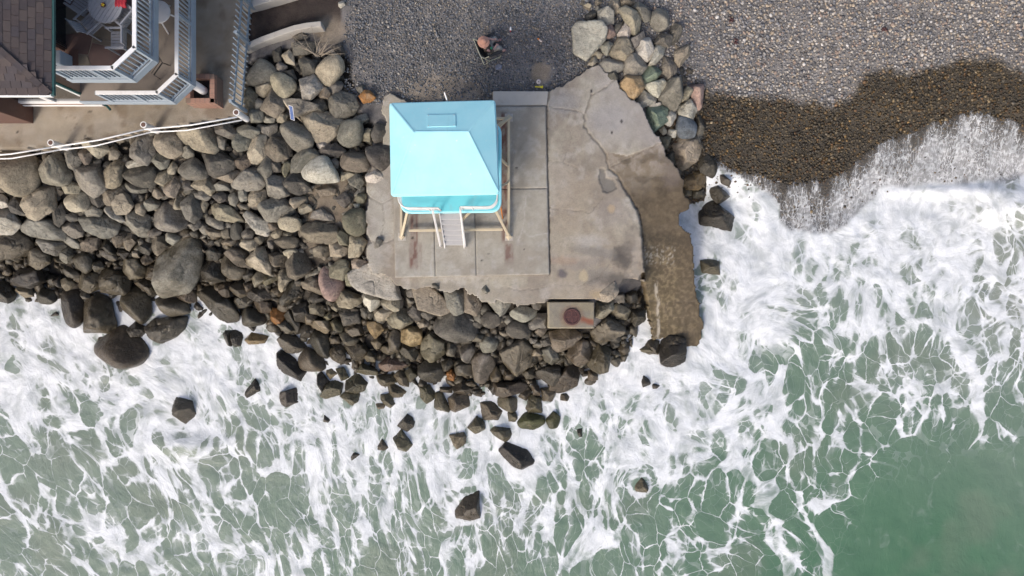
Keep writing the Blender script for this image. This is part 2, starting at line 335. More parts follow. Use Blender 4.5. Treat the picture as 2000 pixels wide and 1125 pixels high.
def pebbles(name, x0, x1, y0, y1, step, dmin, dmax, pal, label, keep):
    nx, ny = int((x1 - x0) / step), int((y1 - y0) / step)
    a, b = np.meshgrid(x0 + (np.arange(nx) + .5) * step, y0 + (np.arange(ny) + .5) * step)
    a = (a + rng.uniform(-.6, .6, a.shape) * step).ravel(); b = (b + rng.uniform(-.6, .6, b.shape) * step).ravel()
    k = keep(a, b); a, b = a[k], b[k]; n = len(a)
    d = (dmin + (dmax - dmin) * rng.random(n) ** 2.2) / PX * (1 + .5 * (fbm([a / 60, b / 60], 3) - .5))
    w = wetness(a, b); w = np.clip(np.maximum(w, sstep(-2.3, -2.5, TZ(a, b))), 0, 1)
    iv, jf = ICO[0]; ang = rng.uniform(0, 6.283, n); el = rng.uniform(.62, 1.0, n); fl = rng.uniform(.4, .7, n)
    v = iv[None] * np.stack([d / 2, d / 2 * el, d / 2 * fl], -1)[:, None, :] * rng.uniform(.85, 1.15, (n, 12, 1))
    c, s = np.cos(ang)[:, None], np.sin(ang)[:, None]
    v = np.stack([v[..., 0] * c - v[..., 1] * s, v[..., 0] * s + v[..., 1] * c, v[..., 2]], -1)
    tl = rng.uniform(-.3, .3, (n, 2)); v[..., 2] += v[..., 0] * tl[:, :1] + v[..., 1] * tl[:, 1:]
    v += Wn(a, b, TZ(a, b) + 0.10 * (fbm([a / 40, b / 40], 4) - .5) + d * .16 + rng.uniform(0, .02, n))[:, None, :]
    p = np.array([x[0] for x in pal]); pr = np.array([x[1] for x in pal], float); ci = rng.choice(len(pal), n, p=pr / pr.sum())
    col = (p[ci] * .84 + .16 * p.mean(0)) * rng.uniform(.72, 1.12, (n, 1))
    lum = col.mean(1, keepdims=True); wc = (col * 1.6 - lum * .6).clip(.006, 1) * np.array([.25, .215, .15])
    wc = np.where(rng.random((n, 1)) < .10, wc * 2.2, wc)
    col = col * (1 - w[:, None]) + wc * w[:, None]
    f = (jf[None] + 12 * np.arange(n)[:, None, None]).reshape(-1, 3)
    me = fast_mesh(name, v.reshape(-1, 3), f, {'tint': ('FLOAT_COLOR', np.repeat(col, 12, 0)), 'wet': ('FLOAT', np.repeat(w * .9, 12))}, True)
    return tag(link(name, me, M['pebble']), label, 'pebbles', kind='stuff')
PAL_R = [((.20,.195,.20), 5), ((.15,.155,.17), 4), ((.30,.28,.26), 5), ((.36,.29,.215), 4), ((.44,.40,.35), 2.4), ((.09,.09,.095), 2), ((.27,.20,.16), 2), ((.56,.53,.50), .6)]
PAL_L = [((.135,.145,.165), 6), ((.10,.11,.125), 5), ((.20,.20,.205), 4), ((.26,.22,.17), 2.2), ((.36,.33,.29), 1.3), ((.06,.065,.07), 2)]
pebbles('beach_pebbles', 1270, 2130, -110, 460, 5.0, 4.2, 9.0, PAL_R, 'rounded grey and tan beach pebbles, wet and dark towards the surf',
        lambda a, b: (a > 1330 - b * .0 + np.where(b > 150, 20, -30)) | (rng.random(a.shape) < .6))
pebbles('fine_shingle', 672, 1300, -110, 205, 3.6, 2.8, 6.2, PAL_L, 'fine blue grey shingle behind the lifeguard tower',
        lambda a, b: ~in_poly(a, b, APRON) & ~((np.hypot(a - 1057, b - 143) < 22)) & (rng.random(a.shape) < np.where(np.hypot((a - 870) / 2.4, b - 180) < 30, .45, 1)) & (rng.random(a.shape) < sstep(655, 700, a + 30 * (vnoise(a / 15, b / 15) - .5))))

# ------------------------------------------------------------------ broken concrete apron, its ramp and the paved pad
M['concrete'] = vcol_mat('weathered_concrete', 0.85, 0.25, 40, 0.10, 2.5, 0.25, 160)
CR = [([1155,185,1151,203,1142,224,1142,248,1154,264,1181,296,1186,315,1190,328], 1.5, .05), ([1190,328,1197,336,1206,342,1215,362,1230,385,1247,415,1252,440,1256,490,1259,525], 2.0, .06),
      ([1072,209,1110,213,1142,223], 1.0, .03), ([1155,187,1180,172,1208,152], 1.2, .04), ([1070,315,1100,317,1130,330], .9, .02), ([1073,408,1120,411,1153,416,1168,398,1180,385], .9, .02),
      ([1192,328,1225,310,1262,292,1290,280], 1.1, .03), ([1072,178,1071,196,1068,210], 1.6, .05), ([1068,207,1073,537], 1.8, .05), ([1205,350,1222,366,1240,398,1246,425], 1.0, .03),
      ([1262,588,1300,590,1366,588], 1.0, .02), ([722,470,748,476,770,468], 1.0, .03), ([720,385,745,398,768,388], .9, .02), ([748,398,752,430,742,470], .8, .02), ([1080,555,1130,560,1170,540,1200,500], .7, .012), ([1100,230,1118,270,1100,315], .6, .01),
      ([975,560,1020,568,1070,560], .8, .02)]
HOLE = [1172,328,1182,330,1185,345,1198,352,1205,368,1190,376,1178,375,1170,355]
RAMPZ = RBF([(700,100,0),(1000,300,0),(1000,560,-.02),(1200,150,-.02),(1180,300,-.02),(1200,480,-.03),(1240,520,-.08),(1150,560,-.03),(1290,280,-.10),(1330,345,-.40),(1250,350,-.15),(1340,420,-.65),(1275,430,-.38),(1265,520,-1.0),(1355,520,-1.45),(1268,600,-1.95),(1365,600,-2.05),(1275,660,-2.4),(1365,690,-2.62),(720,350,-.06),(720,520,-.12),(900,570,-.06)])
CRACK_RAMP = [1181,296,1186,315,1190,328,1197,336,1206,342,1215,362,1230,385,1247,415,1252,440,1256,490,1259,540,1259,700,1400,700,1400,300,1290,280,1225,305]
def build_apron():
    st = 2.0; x = np.arange(706, 1384, st); y = np.arange(116, 700, st); a, b = np.meshgrid(x, y)
    ja = a + 10 * (fbm([a / 11, b / 11], 4) - .5) + 7 * (fbm([a / 30 + 9, b / 30], 2) - .5); jb = b + 10 * (fbm([a / 11 + 40, b / 11], 4) - .5) + 7 * (fbm([a / 30, b / 30 + 60], 2) - .5)
    near_box = (a > 1040) & (a < 1172) & (b > 570); ja = np.where(near_box, a, ja); jb = np.where(near_box, b, jb)
    ins = in_poly(ja, jb, APRON) & ~in_poly(a, b, [1067,585,1163,585,1163,650,1067,650])
    ramp = in_poly(a, b, CRACK_RAMP)
    flat = RBF([(700,100,0),(1000,300,0),(1000,560,-.02),(1200,150,-.02),(1180,300,-.02),(1200,480,-.04),(1240,520,-.1),(1150,560,-.03),(720,350,-.06),(720,520,-.12),(900,570,-.06)])(a, b)
    z = np.where(ramp, RAMPZ(a, b), flat) + .02 * (fbm([a / 30, b / 30], 4) - .5)
    rough = sstep(1190, 1245, a) * sstep(330, 420, b); z += (.010 + .03 * rough) * (fbm([a / 7, b / 7], 4) - .5)
    for ln, w, d in CR[:]:
        dd = seg_dist(a + 4 * (vnoise(a / 5, b / 5) - .5), b + 4 * (vnoise(a / 5 + 30, b / 5) - .5), ln); z -= d * sstep(w * 1.3, w * .3, dd)
    hole = in_poly(ja * .5 + a * .5, jb * .5 + b * .5, HOLE); z -= .05 * hole
    n1 = fbm([a / 70, b / 70], 5); n2 = fbm([a / 18 + 7, b / 18], 4); n3 = fbm([a / 4, b / 4 + 3], 3)
    col = np.zeros(a.shape + (3,)) + np.array([.335, .302, .242])
    col = blend(col, sstep(.45, .65, n1), (.25, .215, .175)); col = blend(col, sstep(.5, .7, n2) * .5, (.39, .36, .325)); col = blend(col, sstep(.52, .72, n3) * .35, (.22, .19, .155)); col = blend(col, sstep(.55, .7, fbm([a / 28 + 3, b / 45 + 8], 5)) * .6, (.21, .18, .145))
    col = blend(col, sstep(380, 560, b) * sstep(1060, 1100, a) * .55, (.27, .22, .165))
    col = blend(col, sstep(1120, 1200, a) * sstep(310, 260, b) * .6, (.30, .28, .265))
    # brown, sand-stained wet ramp
    rc = np.zeros_like(col) + np.array([.265, .225, .18]); wetz = sstep(310, 400, b + 40 * (n1 - .5) + .35 * (a - 1250))
    rc = blend(rc, wetz, (.105, .08, .052)); rc = blend(rc, sstep(480, 640, b) * .7, (.105, .08, .042)); rc = blend(rc, sstep(.50, .66, n2) * .6, (.15, .115, .075)); rc = blend(rc, sstep(.5, .64, fbm([a / 35 + 11, b / 22], 5)) * .6, (.07, .053, .036)); rc = blend(rc, sstep(.5, .7, n3) * .4, (.16, .125, .08))
    rc = blend(rc, sstep(.5, .75, n3) * .5 * sstep(560, 600, b), (.11, .085, .045))
    gr = sstep(400, 500, b); rc = blend(rc, sstep(.50, .62, n3) * .55 * gr, (.055, .042, .022)); rc = blend(rc, sstep(.46, .34, n3) * .5 * gr, (.21, .165, .095)); rc = blend(rc, sstep(16, 2, np.abs(b - 470 - .12 * (a - 1300) + 22 * (n1 - .5))) * .5, (.06, .048, .034)); rc = blend(rc, sstep(30, 0, 1345 - a + 10 * (n2 - .5)) * .45 * sstep(300, 360, b), (.07, .052, .035))
    streak = sstep(5, 1, np.abs(a - 1284 - 7 * (vnoise(b / 14, b * 0) - .5))) * sstep(545, 560, b) * sstep(.35, .6, fbm([a / 2.5, b / 9], 2)); rc = blend(rc, streak * .7, (.42, .38, .32))
    splat = sstep(26, 8, np.abs(b - 500)) * sstep(.58, .68, fbm([a / 3, b / 3], 3)) * (a < 1320); rc = blend(rc, splat * .4, (.44, .41, .36))
    rc = blend(rc, sstep(20, 0, np.abs(b - 442 + .1 * (a - 1300))) * .35 * sstep(.4, .6, n2), (.09, .07, .05))
    col = np.where(ramp[..., None], rc, col)
    def spot(x0, y0, rx, ry, c, k, ang=0.0):
        nonlocal col
        u = (a - x0) * math.cos(ang) + (b - y0) * math.sin(ang); v = -(a - x0) * math.sin(ang) + (b - y0) * math.cos(ang)
        col = blend(col, sstep(1.25, .45, np.hypot(u / rx, v / ry) + .9 * (n2 - .5) + .5 * (n3 - .5)) * k, c)
    spot(1217, 502, 24, 24, (.09, .08, .072), .85); spot(1160, 492, 45, 12, (.17, .16, .155), .55, .15); spot(1140, 515, 55, 10, (.2, .175, .16), .5, -.2)
    spot(1170, 540, 40, 20, (.18, .165, .15), .6); spot(1205, 548, 45, 16, (.12, .105, .09), .8); spot(1100, 508, 50, 9, (.28, .17, .12), .35); spot(1150, 470, 35, 14, (.36, .34, .32), .5)
    spot(1235, 470, 20, 40, (.19, .165, .14), .5); spot(1200, 415, 45, 25, (.25, .22, .20), .5); spot(1195, 408, 8, 8, (.36, .28, .19), .9); spot(1120, 400, 50, 70, (.30, .25, .19), .5)
    spot(1090, 350, 30, 60, (.37, .33, .28), .4); spot(1285, 250, 40, 60, (.27, .24, .22), .5); spot(1318, 335, 26, 40, (.16, .13, .11), .6); spot(1098, 535, 9, 9, (.1, .09, .1), .8); spot(1140, 540, 9, 12, (.40, .33, .22), .8)
    spot(745, 420, 30, 90, (.36, .345, .315), .5); spot(735, 500, 18, 30, (.30, .28, .25), .6); spot(1000, 575, 80, 14, (.27, .235, .19), .6); spot(860, 560, 80, 9, (.24, .21, .175), .6); spot(1180, 575, 26, 14, (.38, .29, .17), .7)
    spot(1255, 180, 30, 30, (.26, .24, .22), .5); spot(1100, 200, 40, 25, (.27, .26, .255), .6); spot(1190, 230, 50, 30, (.28, .265, .26), .6)
    col = blend(col, hole * .8, (.15, .14, .125))
    for ln, w, d in CR: col = blend(col, sstep(w * 1.6, w * .3, seg_dist(a + 4 * (vnoise(a / 5, b / 5) - .5), b + 4 * (vnoise(a / 5 + 30, b / 5) - .5), ln)) * min(.65, .25 + d * 5), (.10, .085, .07))
    for x0, y0, r in ((1155,178,3), (1214,237,3), (1195,259,2.6)): col = blend(col, sstep(r, r * .5, np.hypot(a - x0, (b - y0) * .6)), (.05, .045, .045))
    wv = np.where(ramp, wetz * .55 * sstep(380, 560, b), 0)
    ok = ins[1:, :-1] & ins[1:, 1:] & ins[:-1, 1:] & ins[:-1, :-1]; ix = np.arange(a.size).reshape(a.shape)
    f = np.stack([ix[1:, :-1], ix[1:, 1:], ix[:-1, 1:], ix[:-1, :-1]], -1)[ok]
    e = np.concatenate([f[:, [0, 1]], f[:, [1, 2]], f[:, [2, 3]], f[:, [3, 0]]]); key = e.min(1) * (a.size + 1) + e.max(1)
    u, inv, cnt = np.unique(key, return_inverse=True, return_counts=True); bd = e[cnt[inv] == 1]
    V = Wn(a, b, z).reshape(-1, 3); C = col.reshape(-1, 3); wv = wv.ravel(); bv = np.unique(bd); mp = np.full(len(V), -1); mp[bv] = len(V) + np.arange(len(bv))
    low = V[bv].copy(); low[:, 2] -= .55; cn = np.array([Gx(1060, 0), Gy(380, 0)]); low[:, :2] += (cn - low[:, :2]) * .012
    sk = np.stack([bd[:, 1], bd[:, 0], mp[bd[:, 0]], mp[bd[:, 1]]], -1)
    V = np.r_[V, low]; C = np.r_[C, C[bv] * .8]; wv = np.r_[wv, wv[bv]]; f = np.r_[f, sk]
    use = np.unique(f); rm = np.full(len(V), -1); rm[use] = np.arange(len(use))
    me = fast_mesh('concrete_apron', V[use], rm[f], {'tint': ('FLOAT_COLOR', C[use]), 'wet': ('FLOAT', wv[use])}, True)
    return link('concrete_apron', me, M['concrete'])
apron = tag(build_apron(), 'cracked grey brown concrete apron with a wet ramp running into the surf', 'concrete apron', kind='structure')

def panel(px0, px1, py0, py1, parent, top=.075, gap=.22):
    """one cast panel of the paved pad; corners follow the slightly turned pad"""
    st = 2.5; nx, ny = max(3, int((px1 - px0) / st)), max(3, int((py1 - py0) / st))
    u, v = np.meshgrid(np.linspace(0, 1, nx), np.linspace(0, 1, ny))
    def corner(s, t):  # s, t in pad coordinates
        return np.array([764 + s * 302 + t * 7.5, 210 - 3 * s + t * 332.5 - t * s * 3])
    g = gap / 300; s = (px0 + (px1 - px0) * u - 764) / 302; t = (py0 + (py1 - py0) * v - 210) / 332
    s = s + (.5 - u) * 2 * g; t = t + (.5 - v) * 2 * g
    a = 764 + s * 302 + t * 7.5; b = 210 - 3 * s + t * 332.5 - t * s * 3
    edge = np.minimum(np.minimum(u, 1 - u) * (px1 - px0), np.minimum(v, 1 - v) * (py1 - py0))
    z = top - .012 * sstep(2.5, 0, edge) + .004 * (fbm([a / 9, b / 9], 3) - .5)
    n1 = fbm([a / 60 + 5, b / 60], 5); n2 = fbm([a / 14 + 7, b / 14], 4); n3 = fbm([a / 4, b / 4], 3)
    col = np.zeros(a.shape + (3,)) + np.array([.325, .302, .257]) * (1 + .06 * math.sin(px0 * 3.1 + py0))
    col = blend(col, sstep(.45, .62, n1) * .75, (.265, .235, .195)); col = blend(col, sstep(.52, .7, n2) * .5, (.37, .35, .32)); col = blend(col, sstep(.52, .7, n3) * .3, (.24, .21, .175)); col = blend(col, sstep(3, 0, edge) * .35, (.2, .18, .155))
    for x0, x1, y0, y1, k in ((799,818,405,532,.8), (796,826,470,532,.4), (977,992,215,430,.95), (978,996,425,480,.75), (983,1005,470,522,.75)):
        m = sstep(0, 4, a - x0) * sstep(0, 4, x1 - a) * sstep(0, 12, b - y0) * sstep(0, 18, y1 - b)
        col = blend(col, np.clip(m * (sstep(.38, .6, fbm([a / 5, b / 16], 4)) * .7 + .45), 0, 1) * k, (.135, .068, .055))
    col = blend(col, sstep(16, 4, np.hypot(a - 930, b - 435) + 14 * (n2 - .5)) * .5, (.15, .13, .11))
    for ln in ([1027,385,1024,430,1020,448,1034,462,1050,458,1070,456], [844,478,842,540], [1020,448,1012,470]): col = blend(col, sstep(1.6, .4, seg_dist(a + 3 * (n3 - .5), b + 3 * (n2 - .5), ln)) * .5, (.42, .40, .37))
    for x0, y0, r in ((1009,328,3), (941,509,2.6), (954,495,2.2), (806,465,4), (1024,487,2)): col = blend(col, sstep(r, r * .4, np.hypot(a - x0, b - y0)), (.06, .05, .045))
    V = Wn(a, b, z).reshape(-1, 3); ix = np.arange(a.size).reshape(a.shape)
    f = np.stack([ix[1:, :-1], ix[1:, 1:], ix[:-1, 1:], ix[:-1, :-1]], -1).reshape(-1, 4)
    ring = np.r_[ix[0, :], ix[1:, -1], ix[-1, -2::-1], ix[-2:0:-1, 0]]; low = V[ring].copy(); low[:, 2] = -.12; n = len(V)
    k = np.arange(len(ring)); kk = (k + 1) % len(ring); sk = np.stack([ring[k], ring[kk], n + kk, n + k], -1)
    C = np.r_[col.reshape(-1, 3), col.reshape(-1, 3)[ring]]
    me = fast_mesh('pad_panel', np.r_[V, low], np.r_[f, sk], {'tint': ('FLOAT_COLOR', C), 'wet': ('FLOAT', np.zeros(len(C)))}, False)
    return link('panel', me, M['concrete'], parent)
pad = empty('paved_pad', W(920, 375, 0)); tag(pad, 'square grey concrete pad of cast panels under the blue lifeguard tower', 'concrete pad', kind='structure')
for q4 in ((764,923,210,372), (923,1066,210,372), (764,843,372,542), (843,923,372,542), (923,1066,372,542)): panel(*q4, pad)
kb = MB(); kb.prism([W(963, 178, .05), W(1071, 178, .05), W(1068, 205, .05), W(963, 206, .05)], -.3, .055)
tag(kb.build('concrete_kerb', M['wall_concrete'], None, .02), 'pale concrete kerb block between shingle and paved pad', 'kerb')
# ------------------------------------------------------------------ boulders: outlines read off enlarged views (offset x, offset y, enlargement), then tone letters and corner points
VIEWS = {'A': (0, 240, 4.3275), 'B': (0, 480, 4.3275), 'C': (380, 240, 4.3275), 'D': (380, 480, 4.0175), 'E': (500, 500, 3.75), 'F': (850, 550, 2.812),
         'G': (440, 0, 4.6875), 'H': (1050, 0, 3.75), 'I': (1050, 300, 2.8125), 'K': (600, 750, 2.857), 'L': (0, 600, 2.143), 'P': (0, 0, 1.0)}
OUT = {}
OUT['A'] = """tr 0 290 170 250 290 300 320 420 290 540 210 612 90 590 0 520;g 345 240 480 230 590 430 560 500 480 525 380 500 340 400;g 510 210 620 185 690 300 640 400 560 350;t 690 170 850 140 920 230 830 290 720 220
b 680 240 740 220 780 270 750 340 700 350;t 930 185 1015 250 990 300 925 310;g 1110 180 1180 130 1280 100 1300 250 1240 340 1110 300;tr 1320 110 1430 70 1520 130 1540 240 1440 300 1350 240
t 1485 75 1640 50 1800 60 1835 190 1790 250 1650 220 1520 130;g 640 420 720 350 830 360 890 540 790 615 690 540;t 860 350 980 310 1050 340 1010 510 960 545 900 530;dr 1050 430 1140 380 1290 375 1320 470 1280 540 1180 535 1080 480
g 1270 290 1340 255 1430 300 1410 370 1350 390;w 1055 330 1180 310 1290 345 1180 370 1100 390;t 1410 360 1460 325 1500 370 1470 430 1420 425;gr 1510 320 1640 300 1760 400 1731 465 1600 475 1520 420
g 1540 215 1620 205 1640 290 1550 300;t 1300 500 1340 420 1420 410 1460 460 1380 530;t 1385 530 1480 440 1535 500 1480 620 1400 610;g 1540 500 1600 490 1640 560 1570 570;g 1000 510 1130 520 1250 560 1240 610 1100 580
b 880 560 1000 535 1060 600 960 690 885 690;t 960 650 1080 610 1120 700 1060 775 990 770;d 750 640 870 600 880 680 820 735;tr 550 650 640 580 740 600 750 720 660 750 580 730;t 530 540 600 490 680 520 660 590 560 590
g 735 720 780 700 860 740 840 790 740 790;t 210 640 280 550 440 560 455 720 300 815 240 780;w 0 590 60 640 70 700 0 720;d 65 680 120 640 200 660 220 780 100 750;w -60 720 0 720 100 750 160 860 90 930 -60 930
d 445 720 520 690 560 800 500 870 460 840;dr 555 780 640 750 670 820 590 835;g 690 810 860 780 1000 850 960 950 860 970 740 900;w 870 720 950 700 1050 820 1010 835 910 770;g 1050 820 1150 750 1260 800 1260 940 1220 985 1130 910
gr 1265 780 1400 670 1560 740 1590 840 1480 915 1350 890 1270 830;t 1145 700 1210 630 1230 740 1210 780 1150 750;g 1220 700 1270 640 1360 660 1330 720 1240 750;t 1280 610 1340 555 1400 610 1340 640;tr 1440 690 1480 610 1550 640 1550 720 1480 730
g 1550 600 1650 590 1710 760 1640 830 1600 810 1560 680;g 1645 590 1731 570 1760 600 1731 640 1660 640;t 1680 680 1731 650 1760 690 1731 750 1690 740;g 1590 860 1690 820 1700 880 1640 910;g 180 790 330 810 470 830 550 960 500 995 330 985 210 920
g 520 860 620 830 700 880 690 950 620 970 540 910;g 320 1000 400 970 540 1010 550 1080 480 1120 370 1070;gr 535 950 600 955 680 1020 670 1060 600 1050 540 990;b 680 1030 760 970 840 980 835 1060 760 1085 680 1075;b 940 970 1010 890 1070 930 1040 1050 980 1040
t 1050 930 1110 950 1140 1010 1090 1075 1045 1040;g 1260 910 1310 890 1365 920 1320 980 1265 950;g 1395 950 1440 920 1525 970 1460 1030 1410 1000;g 1150 990 1200 975 1220 1020 1160 1040;b 1300 1000 1390 960 1420 1040 1330 1120 1300 1080;d 1155 1080 1270 980 1295 1060 1260 1110
d 845 990 900 970 960 1060 990 1110 900 1100;g 970 1080 1030 1065 1080 1110 1000 1120"""
OUT['B'] = """gh 1330 130 1400 40 1520 -50 1610 -100 1690 -20 1710 100 1680 260 1600 380 1380 430 1350 400 1345 250;b -40 -180 60 -190 120 -130 260 -30 275 80 80 110 -40 90;b 250 40 340 20 410 70 410 140 320 195 250 150;b 415 100 530 90 550 150 440 130
g 525 40 600 10 615 80 560 150 520 110;gr 610 50 680 20 770 100 775 190 720 230 640 170;gr 540 210 580 180 680 240 650 280 570 260;g 770 150 850 130 880 190 810 230;g 870 30 960 40 990 110 940 130 880 90;d 970 40 1030 25 1090 60 1050 110
b 990 110 1160 110 1230 190 1200 260 1100 275 1030 190;t 1120 30 1170 40 1180 100 1120 100;b 1175 90 1250 70 1300 130 1230 160;b 870 200 1000 215 1090 280 1080 380 1030 405 870 380;b 680 290 740 235 860 250 850 370 750 390 680 350;t 520 300 580 270 640 330 560 385
d 440 260 510 250 540 370 480 340;d 50 240 180 180 330 200 360 300 250 350 100 320 40 290;t 80 340 110 320 250 360 270 420 200 430;d -60 290 50 310 120 410 80 480 -60 440;dr 315 420 370 370 450 390 470 460 420 490 340 480;dr 530 420 600 365 690 400 710 500 680 640 620 680 560 640 530 520
g 665 380 740 380 770 440 720 450;b 720 450 850 430 920 470 960 660 920 710 670 710 710 620 740 520;br 1040 430 1140 350 1240 420 1270 560 1200 645 1120 600 1040 520;b 1150 320 1240 290 1340 350 1330 420 1230 400;b 1245 180 1330 160 1340 310 1240 270
gr 1325 460 1400 430 1560 480 1590 560 1450 595 1360 530;b 1480 430 1640 380 1660 470 1600 480;d 1260 690 1330 620 1560 610 1540 700 1410 830 1310 780;d 1070 690 1150 645 1220 690 1220 760 1110 760;br 820 830 1050 680 1200 780 1255 890 1200 990 1040 1030 900 970 820 900
g 805 780 900 765 900 800 820 830;d 415 580 470 550 520 590 440 600"""
OUT['C'] = """t -20 530 20 490 120 430 170 560 130 605 60 580;g 185 40 290 20 370 100 300 130 200 90;g 180 130 220 100 265 140 250 220 200 225;gr 355 50 440 20 545 60 540 110 460 130 380 100;g 330 140 380 90 480 140 450 220 370 240 330 200;t 455 250 510 110 600 115 600 270 530 350 470 330
b 600 200 690 80 760 140 820 200 780 290 690 315 620 260;gr 750 20 850 0 970 70 995 160 960 240 870 265 830 220 740 100;g 520 30 690 10 700 80 630 115;w 1000 180 1080 150 1160 125 1150 170 1090 215 1010 210;gr 1215 40 1260 -10 1400 -10 1420 80 1390 170 1290 200 1220 150
dr 1500 90 1540 10 1610 30 1640 80 1590 150 1530 165;t 1410 90 1460 50 1500 60 1480 150 1420 150;d 1010 230 1190 175 1270 230 1200 300 1060 270;g 820 300 900 240 1000 235 1050 290 920 400 830 410;wr 905 400 1000 310 1110 290 1200 420 1215 490 1030 505 920 460
g 1150 320 1190 300 1220 330 1210 385 1160 370;br 1240 290 1300 225 1420 220 1470 320 1450 400 1320 410 1240 370;t 1240 420 1350 400 1360 440 1250 490;dr 1460 220 1560 190 1650 200 1655 330 1590 400 1500 350;d 80 260 150 250 330 270 350 350 290 430 180 450 130 420
b 345 340 390 265 440 280 475 340 430 395 370 375;gr 520 420 570 330 620 270 660 330 650 420 600 480 540 460;n 730 380 780 320 820 360 770 460;d 660 330 720 320 730 410 660 410;d 760 490 840 420 900 440 975 560 870 605 790 560;g 610 480 680 450 780 490 790 600 700 635 610 620
g 330 510 440 390 580 410 600 500 540 560 420 570 340 540;t 180 460 370 400 380 480 320 510;g 165 530 230 490 300 520 290 570 200 580;d 165 630 230 585 270 610 260 655 210 675;g 5 590 70 575 135 620 100 655 20 640;g 280 620 340 590 370 650 340 700 300 680;g 370 580 440 560 440 650 380 665
t 435 650 500 570 590 570 600 640 560 680 440 690;t 440 680 560 680 530 740 440 710;g 545 720 620 630 740 640 850 750 700 825 590 820;t 790 650 930 610 940 650 850 720;t 860 720 960 670 995 740 900 770;t 35 690 90 660 280 710 410 800 400 860 300 860 200 800 60 740
gr 100 810 130 790 230 830 240 890 200 895 110 850;dr 300 890 350 840 395 880 390 970 330 985 300 940;w 400 790 450 745 620 840 630 910 540 930 500 860;w 500 930 600 890 650 930 610 960;tr 710 820 780 795 890 820 895 890 820 920 730 890;dr 395 930 450 895 500 920 490 980 420 980
b 225 920 290 890 300 970 230 975;b 75 920 110 885 220 920 220 960 90 960;t 650 940 700 895 740 910 720 970 670 975;t 200 990 270 975 360 990 330 1040 250 1030;t 380 1030 440 990 510 990 535 1040 470 1080;b 500 980 560 950 610 970 550 1030;br 680 1000 790 950 880 980 850 1050 750 1055
g 615 1000 650 965 670 1010 660 1080 625 1050;b 910 870 960 840 1190 880 1200 980 1130 1015 980 1000 920 940;g 1010 740 1070 720 1200 820 1100 820 990 800;d 1200 640 1270 590 1340 640 1280 720 1220 680;b 1010 560 1100 520 1190 560 1180 600 1010 625;nr 1260 840 1320 740 1420 730 1455 830 1440 920 1370 955 1290 920
n 1190 960 1240 910 1300 950 1300 1030 1230 1020;t 1310 970 1400 960 1450 1010 1390 1125 1310 1125;t 1145 1020 1200 1000 1305 1050 1280 1120 1160 1120;b 1010 1060 1080 1035 1150 1060 1150 1125 1020 1125;n 1360 640 1410 575 1450 590 1450 670 1380 680;w 1340 690 1395 680 1390 720 1350 715
t 755 1090 830 1055 865 1080 840 1125 770 1125;g 1300 470 1370 420 1450 480 1400 560 1320 520;b 620 850 690 840 710 890 640 910;b 750 930 810 910 820 950 760 960;w 1455 420 1490 365 1550 410 1610 475 1520 500 1460 490;g 1520 1060 1540 970 1590 1000 1560 1050"""
OUT['D'] = """t 410 100 470 30 540 20 590 150 580 225 490 190 420 150;b 260 70 340 20 410 60 420 150 440 185 340 150;br 215 130 260 60 350 150 395 190 340 265 260 250 220 180;d 45 210 90 120 200 140 230 270 110 270 60 240;d 70 60 140 15 200 60 180 110 90 110;b 580 70 660 55 715 80 700 150 620 160
t 705 60 770 20 800 30 790 90 740 115;b 715 160 770 60 890 40 915 160 860 220 800 250 730 230;d 375 220 420 185 460 220 440 275 390 270;t 455 260 500 205 580 250 480 320;n 480 315 560 240 660 230 640 270 560 310;b 195 320 240 270 280 300 270 400 220 390 195 360
b 280 350 330 290 390 320 420 380 340 410;b 385 290 450 290 460 340 410 365;d 415 370 460 325 600 350 620 420 520 445 430 400;b 450 440 500 420 590 450 590 520 520 520 460 480;t 668 205 705 195 745 260 690 355 665 360;d 675 420 770 280 830 310 800 400 730 470 680 460
d 35 390 110 340 230 350 330 520 325 590 220 615 130 510;dr 330 520 380 490 490 500 555 560 540 610 420 630 335 590;o 575 570 610 500 690 500 710 550 680 605 610 615;d 280 410 430 400 440 470 330 490;d 215 670 270 620 290 650 310 780 260 770;d 290 650 370 690 395 770 320 785
y 375 690 430 680 560 710 540 760 430 770 390 740;g 655 620 710 570 770 650 810 710 720 680;d 710 560 770 500 820 610 805 700 760 640;d 770 490 890 440 900 540 860 610 800 590;b 840 300 940 240 1000 290 1010 380 960 400 880 360;pr 980 260 1010 180 1060 170 1170 300 1130 400 1070 430 1010 380
n 1050 170 1110 115 1200 120 1210 200 1160 260 1070 240;n 1185 200 1220 170 1260 200 1260 310 1190 300;wf 1235 230 1310 190 1460 135 1560 280 1590 400 1500 405 1320 350 1250 290;t 1240 120 1290 90 1350 130 1330 185 1250 190;dr 830 640 870 610 930 660 890 735 840 720;t 870 560 900 520 960 560 950 620 880 610
n 905 470 960 445 1020 490 1010 550 900 520;n 1000 570 1060 520 1100 530 1080 570 1020 590"""
